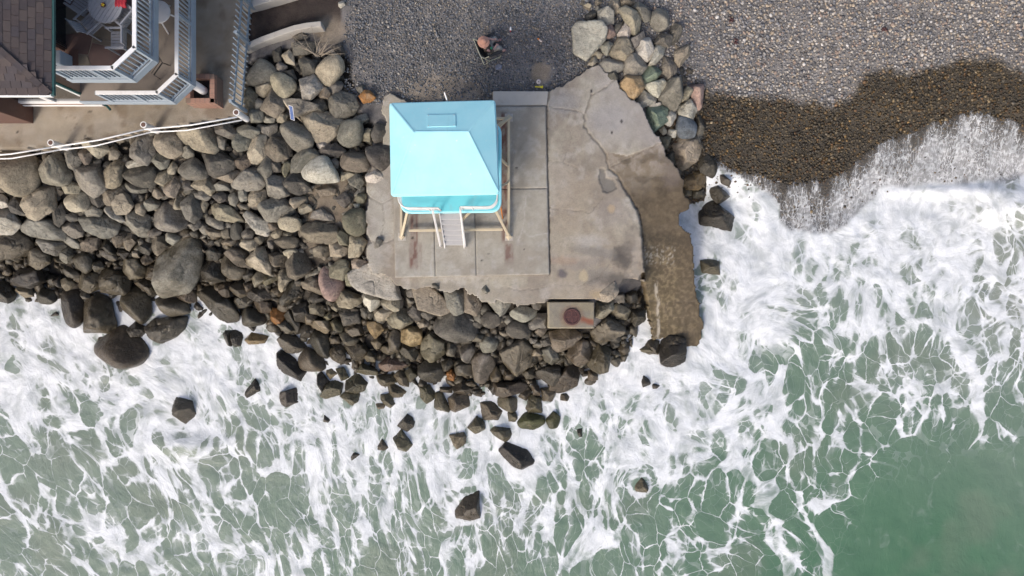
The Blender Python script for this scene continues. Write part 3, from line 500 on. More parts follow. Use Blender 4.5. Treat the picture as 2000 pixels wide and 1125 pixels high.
OUT['E'] = """t 415 515 440 475 530 480 550 530 500 570 450 550;d 600 390 630 380 740 400 750 480 690 500 630 500;t 595 320 640 250 700 270 770 290 760 340 680 385 620 370;n 540 370 590 335 620 370 590 405;w 780 270 810 258 910 330 920 370 840 400 790 330;t 890 310 960 300 1050 320 1040 390 1010 405 940 360
t 875 430 920 380 1000 400 960 470 890 470;t 970 450 1060 350 1120 420 1140 490 1060 540 990 520;d 1110 400 1150 345 1210 380 1200 470 1150 475;tf 1170 250 1270 220 1400 350 1400 400 1340 425 1200 385 1180 320;d 1210 420 1250 395 1310 420 1280 465 1220 450;t 1170 490 1230 455 1270 510 1200 525
y 810 485 900 480 930 540 870 600 830 540;y 1075 550 1140 520 1210 540 1205 650 1150 660 1075 625;d 1055 640 1120 640 1190 700 1160 755 1100 745 1060 700;n 1220 630 1280 560 1370 600 1370 710 1270 780 1220 740;dr 400 630 430 560 520 570 540 680 520 745 450 710;n 550 490 590 460 640 520 620 555 570 540
b 660 530 700 500 770 510 780 570 710 585 660 565;gr 610 570 650 560 740 600 740 650 660 650;b 540 600 600 590 620 640 550 640;b 530 700 560 640 640 650 650 740 630 790 560 750;b 655 660 750 640 810 680 810 740 760 775 700 730;t 795 750 830 700 875 740 870 775 810 770
t 845 630 890 600 920 640 890 700;b 970 570 1020 545 1070 580 1040 690 980 690;b 880 690 960 650 1050 690 980 720;p 910 790 960 740 1040 760 1100 800 1040 830 950 840 915 820;g 175 620 220 580 340 620 370 680 330 720 230 700 190 660;br 315 750 380 670 460 720 570 780 540 820 430 845 340 830
k 100 690 150 670 260 740 350 830 310 895 210 850 130 780;n 690 820 780 790 870 830 880 870 800 865 720 840;t 495 840 560 820 600 860 530 910;n 590 830 640 820 680 890 620 910;d 450 880 480 855 530 920 490 990 450 1000;n 480 1020 530 930 600 900 635 950 610 1010 520 1035
n 670 910 730 870 820 880 830 960 770 1000 680 980;n 610 1040 670 990 750 1010 740 1060 680 1105 625 1090;n 890 880 990 870 1020 920 940 960 900 920;b 940 970 1010 930 1100 990 1070 1035 990 1040 940 1000;n 920 1020 990 1010 1040 1060 980 1105 920 1080;dr 1190 840 1240 770 1360 780 1370 870 1290 945 1210 910
n 1090 850 1140 815 1180 870 1130 920;n 1205 970 1270 945 1310 960 1310 1040 1250 1070 1210 1030;b 1010 880 1060 840 1120 890 1110 960 1060 960;o 1395 870 1430 830 1460 880 1440 915;t 880 1080 940 1070 950 1110 900 1120;gr 1100 230 1140 195 1190 230 1160 300 1110 290;d 1275 200 1310 200 1360 240 1330 250"""
OUT['F'] = """dr -20 215 60 170 170 175 225 260 200 310 110 330 50 310 -10 260;g 40 60 100 30 160 70 150 160 100 185 50 130;b 160 40 215 35 260 130 220 205 165 160;g 295 110 380 75 415 130 390 195 350 180;gr 415 170 470 135 550 160 540 195 480 220 420 190;dr 530 120 560 90 585 120 570 155 540 150
dr 255 200 290 165 350 185 355 230 310 255 265 240;dr 395 250 430 215 510 240 520 280 470 310 400 295;g 510 230 560 180 610 180 600 250 530 260;b 545 270 580 240 620 260 580 300;gr 245 330 290 295 345 330 320 380 270 390 248 360;b 175 320 210 285 270 285 250 330;gr 140 370 190 335 215 380 180 445 145 420
d 50 330 90 330 130 380 100 395 60 360;b 370 390 480 315 530 380 520 460 440 510 390 460;b 635 280 760 265 810 290 700 405 650 370;g 590 380 640 350 690 410 640 450 600 430;t 525 380 570 370 585 400 540 420;gr 110 470 150 445 205 460 195 515 120 510;gr 205 430 240 390 300 395 325 450 270 550 220 540
br 305 510 335 465 360 510 345 550 310 545;o 65 500 90 485 110 510 100 545 70 540;d 30 430 80 420 110 470 50 490;b 380 490 440 500 450 530 390 535;b 470 490 530 480 545 520 500 550;b 240 570 330 560 520 555 480 600 370 630 290 605;d 545 500 620 460 680 465 690 540 640 570 590 530
b 635 575 740 430 790 520 770 570 690 610 650 605;n 830 430 880 340 955 345 960 480 900 495 840 470;b 730 400 770 310 860 350 840 430 790 470 740 420;b 860 260 950 175 1030 240 1020 290 920 335 870 310;t 965 165 1000 125 1070 160 1050 205 1000 200;d 1070 200 1090 130 1150 160 1150 220 1100 245
g 975 80 1030 65 1040 100 1010 120;d 1040 70 1100 50 1115 110 1060 120;t 885 190 890 115 970 110 975 150 920 200;n 1130 370 1190 330 1225 350 1220 395 1150 405;k 1235 340 1290 305 1355 315 1360 430 1300 470 1245 440;b 85 570 140 555 200 590 170 615 110 610;b 50 650 110 610 195 615 180 680 110 710 60 685
n 0 620 40 610 90 720 70 740 0 690;b 255 670 310 660 375 715 360 765 270 755;nr 335 650 370 625 470 650 480 690 420 715 345 690;n 485 680 530 625 575 640 580 720 500 715;mr 450 770 500 720 590 740 595 780 540 810 470 805;n 400 720 450 720 450 770 405 765;mr 610 760 650 715 685 745 670 800 630 805
b 585 590 640 580 665 620 650 655 595 650;b 460 630 490 590 530 600 500 650;b 530 570 570 570 580 640 540 620;n 185 800 230 745 265 770 270 830 220 830;n 310 820 330 800 430 810 430 860 390 880 330 845;k 360 930 400 890 500 930 530 980 510 1035 430 1010 380 960;t 70 850 170 830 160 890 120 915
b 840 490 890 490 890 540 840 545;b 685 620 735 615 730 655 690 650;d 1135 550 1155 490 1180 560 1150 600;d 1190 560 1235 570 1200 600;b 30 580 90 580 90 610 30 605;b 140 560 200 545 225 570 180 585;g 520 310 560 320 540 345 505 330;d 575 320 630 300 640 340 590 360;d 780 815 805 808 806 850 785 852;g 255 45 275 20 300 45 280 70"""
OUT['G'] = """gr 200 700 310 560 400 580 460 660 400 760 290 780 200 760;tr 410 690 500 670 620 730 645 800 600 870 520 900 450 830;t 285 790 410 755 430 810 350 895 300 860;b 150 860 220 800 290 870 270 970 200 1010;g 275 930 320 890 355 940 320 1010 280 990;b 335 990 430 830 520 900 540 990 450 1085
gf 525 910 700 920 830 960 820 1010 650 1060 590 990;w 690 740 820 695 905 795 770 920 725 925;tr 830 650 900 550 990 495 1070 550 1080 640 960 780 880 740;gr 930 790 1060 700 1080 770 1040 850 970 870;b 850 860 920 805 970 860 950 905 870 890;d 800 930 900 900 940 960 900 1050 820 1020
g 960 910 1070 850 1190 890 1215 960 1160 1050 1030 1095 980 1020;d 680 570 730 535 825 580 820 670 720 690;g 455 600 500 570 580 620 500 660 470 640;t 510 490 570 445 620 500 630 590 560 570;d 620 400 720 380 820 390 800 480 640 500;d 610 320 700 300 780 350 640 380;d 430 480 510 430 510 560 420 560
dr 980 430 1060 400 1090 470 1040 500;g 195 1070 240 1000 340 1010 345 1110 220 1120;t 465 1060 510 1025 570 1060 550 1125 480 1115;g 350 1060 450 1080 450 1125 360 1120;d 520 660 620 645 650 720 620 740;o 1230 880 1280 830 1340 840 1375 890 1330 930 1270 940;g 1200 800 1260 780 1270 840 1220 860;w 1030 25 1080 10 1100 50 1050 75;g 1100 1110 1280 1045 1305 1090 1250 1125"""
OUT['H'] = """t 510 0 590 -10 610 70 570 100 530 60;w 445 90 490 60 550 100 550 170 470 195 448 170;t 600 80 650 55 740 100 765 235 690 245 650 170;g 690 30 740 10 825 80 815 140 780 155 740 100;b 610 0 690 0 690 50 620 40;gr 830 120 880 65 945 90 955 180 900 230 830 210;d 850 270 960 230 985 270 960 340 860 320
d 975 190 1010 180 1050 220 1030 310 980 330;d 350 120 420 60 440 110 370 160;t 340 40 370 20 400 40 380 60;wf 270 230 310 190 450 185 490 240 480 290 360 420 280 370;p 485 210 540 180 570 250 550 270 500 280;d 555 220 600 135 625 190 580 245;w 585 240 640 175 685 230 660 290 600 275
g 460 330 520 290 560 310 510 400 480 380;t 530 390 590 285 640 280 695 380 640 440 580 430;tr 385 390 430 365 475 395 455 430 400 415;t 370 470 400 415 450 445 400 480;g 660 300 760 240 790 280 740 350 700 370;w 725 330 740 290 810 285 855 375 800 440 720 400;w 820 470 870 340 940 340 930 390 870 460
gr 455 470 500 430 620 455 635 500 580 530 480 530;g 630 490 640 410 720 410 795 480 730 570 640 540;d 500 545 600 530 610 570 540 585;y 595 640 650 560 750 570 775 640 700 725 630 700;v 750 570 820 490 890 475 905 530 850 590 780 605;g 890 510 940 400 1010 480 1010 530 940 580 900 550;t 1005 330 1100 320 1115 390 1040 480 1010 440
w 790 630 910 570 935 620 880 705 830 680;w 720 710 780 650 875 715 850 750 750 790;g 890 720 950 590 1040 580 1055 690 1000 815 930 770;t 1055 690 1080 620 1135 670 1100 720 1060 740;pr 1100 630 1180 580 1215 610 1200 780 1170 795 1130 690;w 1035 810 1060 740 1120 735 1160 800 1130 875 1050 850
v 800 800 850 770 945 790 940 880 840 960 810 880;w 780 770 890 750 900 770 820 800;w 920 860 970 810 1020 860 970 920 925 900;sr 1015 950 1040 850 1090 845 1160 910 1140 1000 1050 1005;t 880 940 920 920 950 970 920 990;w 945 980 985 920 1010 960 1010 1005 960 1000;n 890 1010 980 1000 930 1125 890 1080;g 1140 880 1190 860 1215 900 1240 1030 1180 1020;b 420 0 470 0 470 20 430 40"""
OUT['I'] = """y 795 150 860 85 930 130 935 155 880 195 820 190;d 870 50 920 0 990 60 960 130 900 100;t 780 180 840 190 845 230 800 230;d 945 190 1000 160 1050 230 1000 280 960 240;d 895 280 930 240 1065 345 1055 415 900 380;n 900 590 990 575 995 660 910 650;d 840 200 910 195 910 240 850 245;g 410 770 470 765 475 820 420 815;t 315 790 420 710 440 760 400 820;d 1000 100 1060 150 1050 180 1010 160;b 700 10 745 0 760 60 720 70;b 745 60 790 100 780 130 750 100"""
OUT['K'] = """d 90 170 140 200 130 230 95 220;d 510 230 570 160 605 170 590 240 560 260;n 480 290 520 250 585 340 550 370 510 360;b 370 365 415 300 450 355 430 370;d 235 410 260 380 300 370 290 400 250 430;b 835 700 880 640 950 610 955 740 910 755 840 740;n 1810 545 1860 490 1900 570 1880 610 1830 600"""
OUT['L'] = """g 730 380 760 370 800 390 825 470 790 490 740 450;d 1030 300 1095 290 1100 350 1045 380;d 1170 360 1260 335 1268 395 1190 425"""
OUT['P'] = """t 592 230 605 222 640 222 666 236 664 255 634 277 620 275 604 256;t 1311 281 1318 270 1360 270 1367 292 1352 328 1335 338 1326 330;b 1262 672 1272 662 1286 668 1284 690 1265 692"""
TINT = {'g': (.205,.19,.158), 't': (.31,.27,.20), 'b': (.165,.14,.106), 'd': (.105,.096,.08), 'k': (.06,.055,.05), 'n': (.175,.16,.112), 'm': (.11,.115,.05), 'v': (.17,.205,.15), 's': (.16,.185,.20),
        'o': (.42,.20,.075), 'y': (.36,.265,.145), 'w': (.43,.395,.33), 'p': (.30,.215,.18)}
WORD = {'g': 'grey', 't': 'tan', 'b': 'brown', 'd': 'dark grey', 'k': 'black', 'n': 'olive brown', 'm': 'mossy green', 'v': 'green', 's': 'blue grey', 'o': 'orange', 'y': 'ochre', 'w': 'pale', 'p': 'pinkish'}
t = NT('boulder_stone'); p = coords(t, False); tint = t.attr('tint')
a = t.noise(p, 1.7, 4, .65); b = t.noise(p, 9, 5, .72); c = t.noise(p, 55, 2, .7); st = t.n('Mapping', None, Vector=p, Scale=(2.2, 5.5, 9), Rotation=(.5, .3, .4)); e = t.noise(st, 2.2, 3, .6, 1.2)
k = t.math('ADD', t.ss(a.outputs[0], .28, .72, .78, 1.22), t.ss(b.outputs[0], .28, .72, -.24, .24)); k = t.math('ADD', k, t.ss(c.outputs[0], .25, .75, -.18, .18)); k = t.math('ADD', k, t.ss(e.outputs[0], .3, .7, -.12, .12))
pit = t.n('TexVoronoi', None, Vector=p, Scale=7.0, Randomness=1.0); pm = t.math('MULTIPLY', t.ss(pit.outputs['Distance'], .12, .04), t.ss(b.outputs[0], .5, .6)); k = t.math('SUBTRACT', k, t.math('MULTIPLY', pm, .4))
col = t.mix(1, tint, t.n('CombineColor', None, Red=k, Green=k, Blue=k), 'MULTIPLY')
col = t.mix(t.ss(t.noise(p, 3.3, 3, .7).outputs[0], .56, .72, 0, .35), col, (.36, .31, .23)); zz = t.n('SeparateXYZ', None, Vector=p).outputs[2]
wetm = t.ss(t.math('ADD', zz, t.ss(a.outputs[0], .2, .8, -.6, .6)), -.7, -1.75)                # spray-wetted stone near the water
wetc = t.mix(1, col, (.50, .47, .41), 'MULTIPLY'); col = t.mix(wetm, col, wetc)
cw = t.n('VectorMath', {'operation': 'ADD'}, _0=p, _1=t.n('VectorMath', {'operation': 'SCALE'}, _0=a.outputs['Color'], Scale=.5).outputs[0]).outputs[0]; ck = t.n('TexVoronoi', {'feature': 'DISTANCE_TO_EDGE'}, Vector=cw, Scale=1.5).outputs['Distance']
col = t.mix(t.math('MULTIPLY', t.ss(ck, .018, .004), t.ss(e.outputs[0], .5, .56, 0, .6)), col, (.03, .026, .022))          # fracture lines
bs = t.n('BsdfPrincipled', None, Base__Color=col, Roughness=t.math('SUBTRACT', .88, t.math('MULTIPLY', wetm, .58))); bs.inputs['Specular IOR Level'].default_value = .35
hh = t.math('ADD', b.outputs[0], t.math('MULTIPLY', e.outputs[0], .7))
t.set(bs, 'Normal', t.n('Bump', None, Strength=.6, Distance=.05, Height=hh)); M['rock'] = t.done(bs)

def hull2(p):
    p = sorted(map(tuple, p))
    def half(p):
        h = []
        for q in p:
            while len(h) > 1 and (h[-1][0] - h[-2][0]) * (q[1] - h[-2][1]) - (h[-1][1] - h[-2][1]) * (q[0] - h[-2][0]) <= 0: h.pop()
            h.append(q)
        return h[:-1]
    return np.array(half(p) + half(p[::-1]))
def stone(pts, zc, rnd, flat, rg, level):
    """faceted or rounded stone whose plan outline is pts (photo pixels); returns vertices about its centre, faces, centre"""
    pts = pts.mean(0) + (pts - pts.mean(0)) * (1.04 if rnd == 2 else 1.19 if level > 2 else 1.05); w = hull2(Wn(pts[:, 0], pts[:, 1], np.full(len(pts), zc))[:, :2]); nx = np.roll(w, -1, 0)
    cr = w[:, 0] * nx[:, 1] - nx[:, 0] * w[:, 1]; A = cr.sum() / 2; c = ((w + nx) * cr[:, None]).sum(0) / (6 * A)
    d = nx - w; n2 = np.stack([d[:, 1], -d[:, 0]], -1) / np.linalg.norm(d, axis=1)[:, None]; h2 = ((w - c) * n2).sum(1).clip(.02); size = math.sqrt(A)
    N, Hh = [], []
    for n, h in zip(n2, h2):
        tl = rg.uniform(.0, .95) if not flat else rg.uniform(0, .2)
        N.append((*(n * math.cos(tl)), math.sin(tl))); Hh.append(h * math.cos(tl) * 1.0)
        N.append((*(n * math.cos(.5)), -math.sin(.5))); Hh.append(h * math.cos(.5) * 1.02)
    top = size * (.22 if flat else rg.uniform(.34, .56))
    for i in range(1 if flat else 4):
        tx, ty = rg.normal(0, .10 if flat else .14 if rnd == 2 else .52, 2); v = np.array([tx, ty, 1.0]); v /= np.linalg.norm(v); N.append(tuple(v)); Hh.append(top * v[2] * (1 + .10 * i))
    for _ in range(0 if flat or rnd else 2):          # knocked-off corners
        a_ = rg.uniform(0, 6.283); e_ = rg.uniform(.15, .9); v = np.array([math.cos(a_) * math.cos(e_), math.sin(a_) * math.cos(e_), math.sin(e_)]); q_ = np.maximum(v @ np.array(N).T / np.array(Hh), 1e-3).max(); N.append(tuple(v)); Hh.append(rg.uniform(.86, .98) / q_)
    N.append((0, 0, -1)); Hh.append(size * .45); N = np.array(N); Hh = np.array(Hh)
    iv, f = ICO[level]; p = 24 if rnd == 2 else rg.uniform(7, 11) if rnd else rg.uniform(30, 60)
    r = (np.maximum(iv @ N.T / Hh[None], 0) ** p).sum(1) ** (-1 / p) * (1.07 if rnd else 1.03); v = iv * r[:, None]
    o = rg.uniform(0, 90, 3); q = v / max(size, .25) * 2.4 + o
    nz = (fbm([q[:, 0], q[:, 1], q[:, 2]], 4 if level > 3 else 3) - .5); rid = np.abs(fbm([q[:, 0] * 1.3 + 5, q[:, 1] * 1.3, q[:, 2] * 2.2], 2) - .5)
    v += iv * ((.07 if not rnd else .03 if rnd == 2 else .06) * nz - (.035 if not rnd else .012) * sstep(.05, 0, rid))[:, None] * size
    return v, f, np.array([c[0], c[1], zc]), size
ROCKS = []
for vw, txt in OUT.items():
    ox, oy, sc = VIEWS[vw]
    for ent in txt.replace('\n', ';').split(';'):
        if not ent.strip(): continue
        w = ent.split(); pts = np.array(list(map(float, w[1:]))).reshape(-1, 2) / sc + np.array([ox, oy])
        h = hull2(pts); nx = np.roll(h, -1, 0); A = abs((h[:, 0] * nx[:, 1] - nx[:, 0] * h[:, 1]).sum()) / 2
        ROCKS.append(dict(view=vw, code=w[0], pts=pts, c=pts.mean(0), A=A))
ROCKS.sort(key=lambda r: -r['A'])
NAMED = [  # (x, y in the photo, label, short name used when its neighbours are described)
 (350,525,'largest smooth grey boulder, whale-backed, just above the foam','the whale-backed boulder'), (240,672,'big rounded brown boulder standing in foam with a bright wet lower flank','the big boulder in the foam'),
 (540,617,'bright orange boulder at the edge of the white water','the orange boulder'), (735,545,'largest pale flat slab-like boulder beside the corner of the paved pad','the large pale slab boulder'),
 (843,586,'tan flat plate-shaped boulder leaning below the paved pad','the tan plate boulder'), (885,640,'wide dark rounded boulder in the middle of the lower pile','the wide dark boulder'),
 (640,150,'large smooth tan boulder beside the shingle, next to a dry shrub','the boulder by the shrub'), (608,172,'bright pale angular boulder with a pitted face','the bright angular boulder'), (715,188,'small orange brown stone lying alone on the shingle','the lone orange stone'),
 (560,708,'black wedge-shaped boulder lying in the foam','the black wedge boulder'), (425,600,'dark slate-coloured angular boulder with a striated edge at the waterline','the slate boulder'), (630,333,'bright cream boulder with a tan stained lower face','the cream boulder'),
 (628,250,'broad tan boulder with a ridge along its bright lower face','the ridged tan boulder'), (35,340,'big tan boulder at the frame edge under the white rail','the frame-edge tan boulder'), (385,275,'broad tan boulder directly under the bowed white rail','the boulder under the rail'),
 (340,425,'rounded grey oval boulder in the middle of the left slope','the grey oval boulder'), (434,320,'dark bowl-shaped boulder with a hollow top','the hollow boulder'), (430,415,'long tan boulder lying diagonally above small dark stones','the long tan boulder'),
 (648,555,'tall pinkish brown smooth boulder near the pale slab','the pinkish boulder'), (1150,78,'largest pale boulder of the shore row, flat and cornered, on the shingle','the flat pale shore boulder'), (1232,170,'ochre boulder with a green rim on the edge of the apron','the green-rimmed boulder'),
 (1273,140,'green boulder wedged between grey ones','the green boulder'), (1282,230,'larger green flat-faced boulder with a yellow edge','the yellow-edged green boulder'), (1340,247,'blue grey rounded boulder at the wet shingle','the blue grey boulder'),
 (1358,183,'pinkish long boulder with a crack across it at the beach edge','the pinkish cracked boulder'), (1338,303,'large tan block-shaped boulder above the ramp edge','the tan block boulder'), (1357,350,'ochre boulder at the edge of the rushing foam','the ochre foam-edge boulder'),
 (1398,417,'big dark angular slab boulder washed by foam beside the ramp','the dark washed slab'), (1387,523,'olive square boulder standing alone in foam beside the ramp','the lone square boulder'), (1310,690,'black block boulder at the foot of the ramp','the black ramp-foot boulder'),
 (1008,892,'large dark oval boulder alone in the foam below the pile','the lone oval boulder'), (1036,822,'rounded boulder covered in green moss at the tip of the pile','the mossy boulder'), (1080,822,'small egg-shaped mossy boulder just off the tip of the pile','the mossy egg boulder'),
 (912,990,'brown pyramid-shaped rock standing alone far out in the water','the lone pyramid rock'), (360,800,'grey rock with layered face alone in the foam','the layered rock'), (1105,738,'tall brown fin-shaped boulder on the lower right of the pile','the fin boulder'),
 (1012,697,'large brown cracked boulder in the lower pile','the cracked brown boulder'), (944,717,'smooth grey upright egg-shaped boulder in the lower pile','the grey egg boulder'), (1185,640,'big brown angular boulder beside the concrete box','the box-side boulder'), (500,660,'ochre brown rock half sunk in foam','the half-sunk ochre rock'),
 (680,430,'greenish grey rounded boulder at the edge of the concrete apron','the apron-edge boulder'), (672,208,'large grey boulder with a bright ridge beside the shingle','the ridged grey boulder'), (510,140,'large domed boulder beside the blue grey fence','the domed boulder by the fence'), (1195,770-85,'dark olive block boulder at the lower right end of the pile','the olive end boulder')]
for x, y, lab, short in NAMED:
    r = min((r for r in ROCKS[:300] if 'lab' not in r), key=lambda r: np.hypot(*(r['c'] - (x, y)))); r['lab'] = lab; r['short'] = short
MARKS = [(r['c'][0], r['c'][1], r['short']) for r in ROCKS if 'short' in r] + [(462, 222, 'the end rail post'), (1115, 615, 'the concrete drain box'), (570, 220, 'the blue sign'), (280, 246, 'the middle rail post'), (98, 282, 'the outermost rail post')]
DIRS = ['right of', 'up and right of', 'above', 'up and left of', 'left of', 'down and left of', 'below', 'down and right of']
ORD = ['first', 'second', 'third', 'fourth', 'fifth', 'sixth', 'seventh', 'eighth', 'ninth', 'tenth']
slots = {}
for r in ROCKS[:300]:
    if 'lab' in r: continue
    m = min(range(len(MARKS)), key=lambda i: math.hypot(r['c'][0] - MARKS[i][0], r['c'][1] - MARKS[i][1])); dx, dy = r['c'][0] - MARKS[m][0], MARKS[m][1] - r['c'][1]
    slots.setdefault((m, int(round(math.atan2(dy, dx) / (math.pi / 4))) % 8), []).append((math.hypot(dx, dy), id(r), r))
for (m, d), L in slots.items():
    for i, (_, _, r) in enumerate(sorted(L, key=lambda s: s[0])):
        sz = 'large' if r['A'] > 1500 else 'mid-sized' if r['A'] > 650 else 'small'
        how = '' if len(L) == 1 else ORD[i] + ' '
        r['lab'] = f"{sz} {WORD[r['code'][0]]} {'rounded' if 'r' in r['code'] else 'angular'} boulder {how}{DIRS[d]} {MARKS[m][2]}"
loose_v, loose_f, loose_c, off = [], [], [], 0
for i, r in enumerate(ROCKS):
    rg = np.random.default_rng(1000 + i); cx, cy = r['c']; sz = math.sqrt(r['A']) / PX; code = r['code']
    zc = float(TZ(cx, cy)) + .10 * sz + .10 + rg.uniform(-.05, .08)
    if r['view'] in 'KL' or (zc < SEA - .05): zc = max(zc, SEA + (rg.uniform(-.10, .0) if r['view'] in 'KL' else rg.uniform(-.02, .10)) * sz)
    if r['view'] == 'L' and code == 'd' or (cx > 1220 and cy > 900): zc = SEA - .26 * sz
    if in_poly(np.array([cx]), np.array([cy]), APRON)[0] and not in_poly(np.array([cx]), np.array([cy]), CRACK_RAMP)[0]: zc = max(zc, -.02 - .05 * sz)
    tint = np.array(TINT[code[0]]) * rg.uniform(.66, 1.04) * (1 + rg.normal(0, .015, 3))
    v, f, c, size = stone(r['pts'], zc, 2 if 'h' in code else 'r' in code, 'f' in code, rg, 4 if r['A'] > 450 else 3)
    if i < 300:
        me = fast_mesh('boulder', v, f, {'tint': ('FLOAT_COLOR', np.tile(tint, (len(v), 1)))}, True); o = link('boulder', me, M['rock']); o.location = c
        tag(o, r['lab'], 'boulder', 'riprap boulders along the shore')
    else:
        loose_v.append(v + c); loose_f.append(f + off); off += len(v); loose_c.append(np.tile(tint, (len(v), 1)))
# the many small stones lodged between them
ZONE = [0,300,100,288,285,255,470,232,485,140,560,95,670,115,690,200,735,260,715,340,712,530,770,565,900,600,1065,605,1065,650,1165,650,1205,600,1250,570,1258,650,1225,700,1170,740,1050,790,900,795,640,765,560,715,480,640,300,630,150,600,0,575]
ZONE2 = [1130,0,1320,0,1335,110,1370,190,1382,330,1340,350,1300,280,1200,140,1160,100,1130,90]
for poly, step in ((ZONE, 13), (ZONE2, 17)):
    pz = np.array(poly).reshape(-1, 2)
    for yy in np.arange(pz[:, 1].min() - 10, pz[:, 1].max(), step):
        for xx in np.arange(pz[:, 0].min() - (60 if poly is ZONE else 0), pz[:, 0].max(), step):
            x = xx + rng.uniform(-8, 8); y = yy + rng.uniform(-8, 8)
            if not in_poly(np.array([max(x, 1)]), np.array([y]), poly)[0] or rng.random() < .12: continue
            n = rng.integers(5, 8); an = np.sort(rng.uniform(0, 6.283, n)); s = rng.uniform(8, 17); el = rng.uniform(.6, 1); ro = rng.uniform(0, 3.14)
            ex, ey = s * np.cos(an), s * el * np.sin(an); pts = np.stack([x + ex * math.cos(ro) - ey * math.sin(ro), y + ex * math.sin(ro) + ey * math.cos(ro)], -1)
            h = hull2(pts)
            if len(h) < 4: continue
            v, f, c, size = stone(pts, float(TZ(x, y)) - .10 + rng.uniform(-.06, .05), rng.random() < .4, False, rng, 2)
            if not np.isfinite(v).all() or size < .08: continue
            tc = np.array(TINT[rng.choice(list('ggbbbddd'))]) * rng.uniform(.6, 1.0); loose_v.append(v + c); loose_f.append(f + off); off += len(v); loose_c.append(np.tile(tc, (len(v), 1)))
me = fast_mesh('small_rocks', np.concatenate(loose_v), np.concatenate(loose_f), {'tint': ('FLOAT_COLOR', np.concatenate(loose_c))}, True)
tag(link('rubble', me, M['rock']), 'small grey brown stones lodged in the gaps between the boulders', 'rubble', kind='stuff')
# ------------------------------------------------------------------ the sea: one sheet, foam carried on it
FD = RBF([(30,580,.95),(30,680,.97),(150,690,.97),(180,770,.7),(40,770,.55),(300,760,.88),(420,700,.97),(420,780,.85),(560,760,.85),(600,850,.8),(700,820,.88),(820,800,.85),(150,810,.4),(100,880,.33),(280,850,.48),(350,870,.68),(440,850,.6),(480,920,.4),(60,980,.40),(200,950,.45),(200,1080,.5),
 (350,980,.45),(350,1080,.47),(500,1000,.5),(500,1100,.5),(620,950,.55),(650,1080,.5),(40,1090,.25),(760,920,.78),(760,1050,.5),(880,900,.82),(820,980,.4),(900,1080,.45),(1000,950,.75),(1050,860,.85),(1000,1060,.45),(1100,900,.72),(1150,800,.92),(1200,720,.97),(1250,820,.85),(1250,930,.42),
 (1200,1000,.5),(1150,1080,.42),(1300,900,.72),(1350,1000,.45),(1300,1080,.4),(1400,760,.95),(1400,860,.75),(1420,600,.97),(1450,700,.92),(1450,500,.97),(1400,430,.97),(1550,500,.97),(1650,480,.97),(1750,420,1.02),(1850,380,1.02),(1950,390,.95),(1980,460,.62),(1850,480,.85),(1750,530,.85),
 (1650,600,.75),(1570,640,.6),(1570,720,.4),(1680,680,.48),(1600,800,.4),(1500,850,.48),(1480,940,.42),(1560,950,.44),(1480,1060,.46),(1600,1060,.30),(1700,780,.46),(1750,680,.38),(1850,600,.52),(1980,600,.62),(1900,700,.6),(1980,760,.5),(1850,760,.54),(1800,850,.24),(1900,900,.12),(1700,900,.28),
 (1700,1050,.02),(1850,1080,.02),(1980,1000,.03),(1980,860,.2),(2300,500,.6),(2300,900,.1),(2300,1300,.05),(1000,1350,.4),(0,1350,.35),(-250,700,.9),(-250,1000,.4),(1290,650,.95),(1240,760,.95),(650,760,.95),(1000,830,.92),(640,620,.9)])
TC = RBF([(0,750,0),(0,1100,0),(400,900,0),(400,1100,.15),(800,900,.2),(800,1100,.3),(1200,950,.45),(1200,1100,.45),(1500,800,.5),(1600,950,.75),(1700,1080,1),(1850,1050,1),(1980,1080,.9),(1950,930,.55),(1900,850,.45),(1800,700,.15),(1980,600,-.2),(1900,500,-.2),(1600,600,.2),(1300,700,.3),(2300,1000,.8),(-300,1000,0),(1000,1400,.5),(700,700,.1)])
xs = stretch(-260, 2260, 5, 20000); ys = np.r_[np.arange(150, 1420.1, 5), 1620, 2200, 4000, 10400]
gx, gy = np.meshgrid(xs, ys); cx_, cy_ = np.clip(gx, -500, 2500), np.clip(gy, -100, 1700)
D = np.clip(FD(cx_, cy_), 0, 1.05); D = D - .055 * sstep(820, 900, gy) - .13 * sstep(.7, .95, D) * (1 - sstep(1650, 1750, gx) * sstep(460, 420, gy))
for r in ROCKS:
    cxr, cyr = r['c']; zt = float(TZ(cxr, cyr))
    if zt < -2.3 and 'P' not in r['view']:
        rr = np.hypot(gx - cxr, gy - cyr) / (math.sqrt(r['A']) * .62 + 3); D = np.maximum(D, .88 * np.exp(-((rr - 1.0) / .45) ** 2))
gt = TZ(cx_, cy_) + .10 * (fbm([gx / 40, gy / 40], 4) - .5)
sw = np.interp(gx, SWASH[:, 0], SWASH[:, 1]) + 16 * (fbm([gx / 28, gx * 0 + 3], 3) - .5) + 12 * (vnoise(gx / 7, gx * 0) - .5)
fr = np.interp(gx, FRONT[:, 0], FRONT[:, 1]) + 18 * (fbm([gx / 30, gy / 30 + 8], 3) - .5)
beach = sstep(1378, 1398, gx); dn = gy - sw; ff = gy - fr
film = beach * sstep(8, -5, ff)
D = np.where(film > .02, (1 - film) * D + film * (.16 + .62 * sstep(0, 70, dn) * (.62 + .38 * sstep(1500, 1750, gx))), D); D = np.where((beach > .5) & (ff > 0) & (ff < 50), np.maximum(D, .98), D)
surf = SEA + .10 * (fbm([gx / 55, gy / 55], 3) - .5) + .10 * D * (fbm([gx / 16, gy / 16], 3) - .45)
def bump(x, y, rx, ry, h): return h * np.exp(-((gx - x) / rx) ** 2 - ((gy - y) / ry) ** 2)
surf += bump(1990, 400, 90, 40, .45) + bump(1850, 372, 120, 14, .22) + bump(1490, 395, 30, 35, .18) + bump(350, 870, 70, 20, .14) + bump(1480, 700, 60, 60, -.06)
ok = (dn > 0) & (beach > .02)
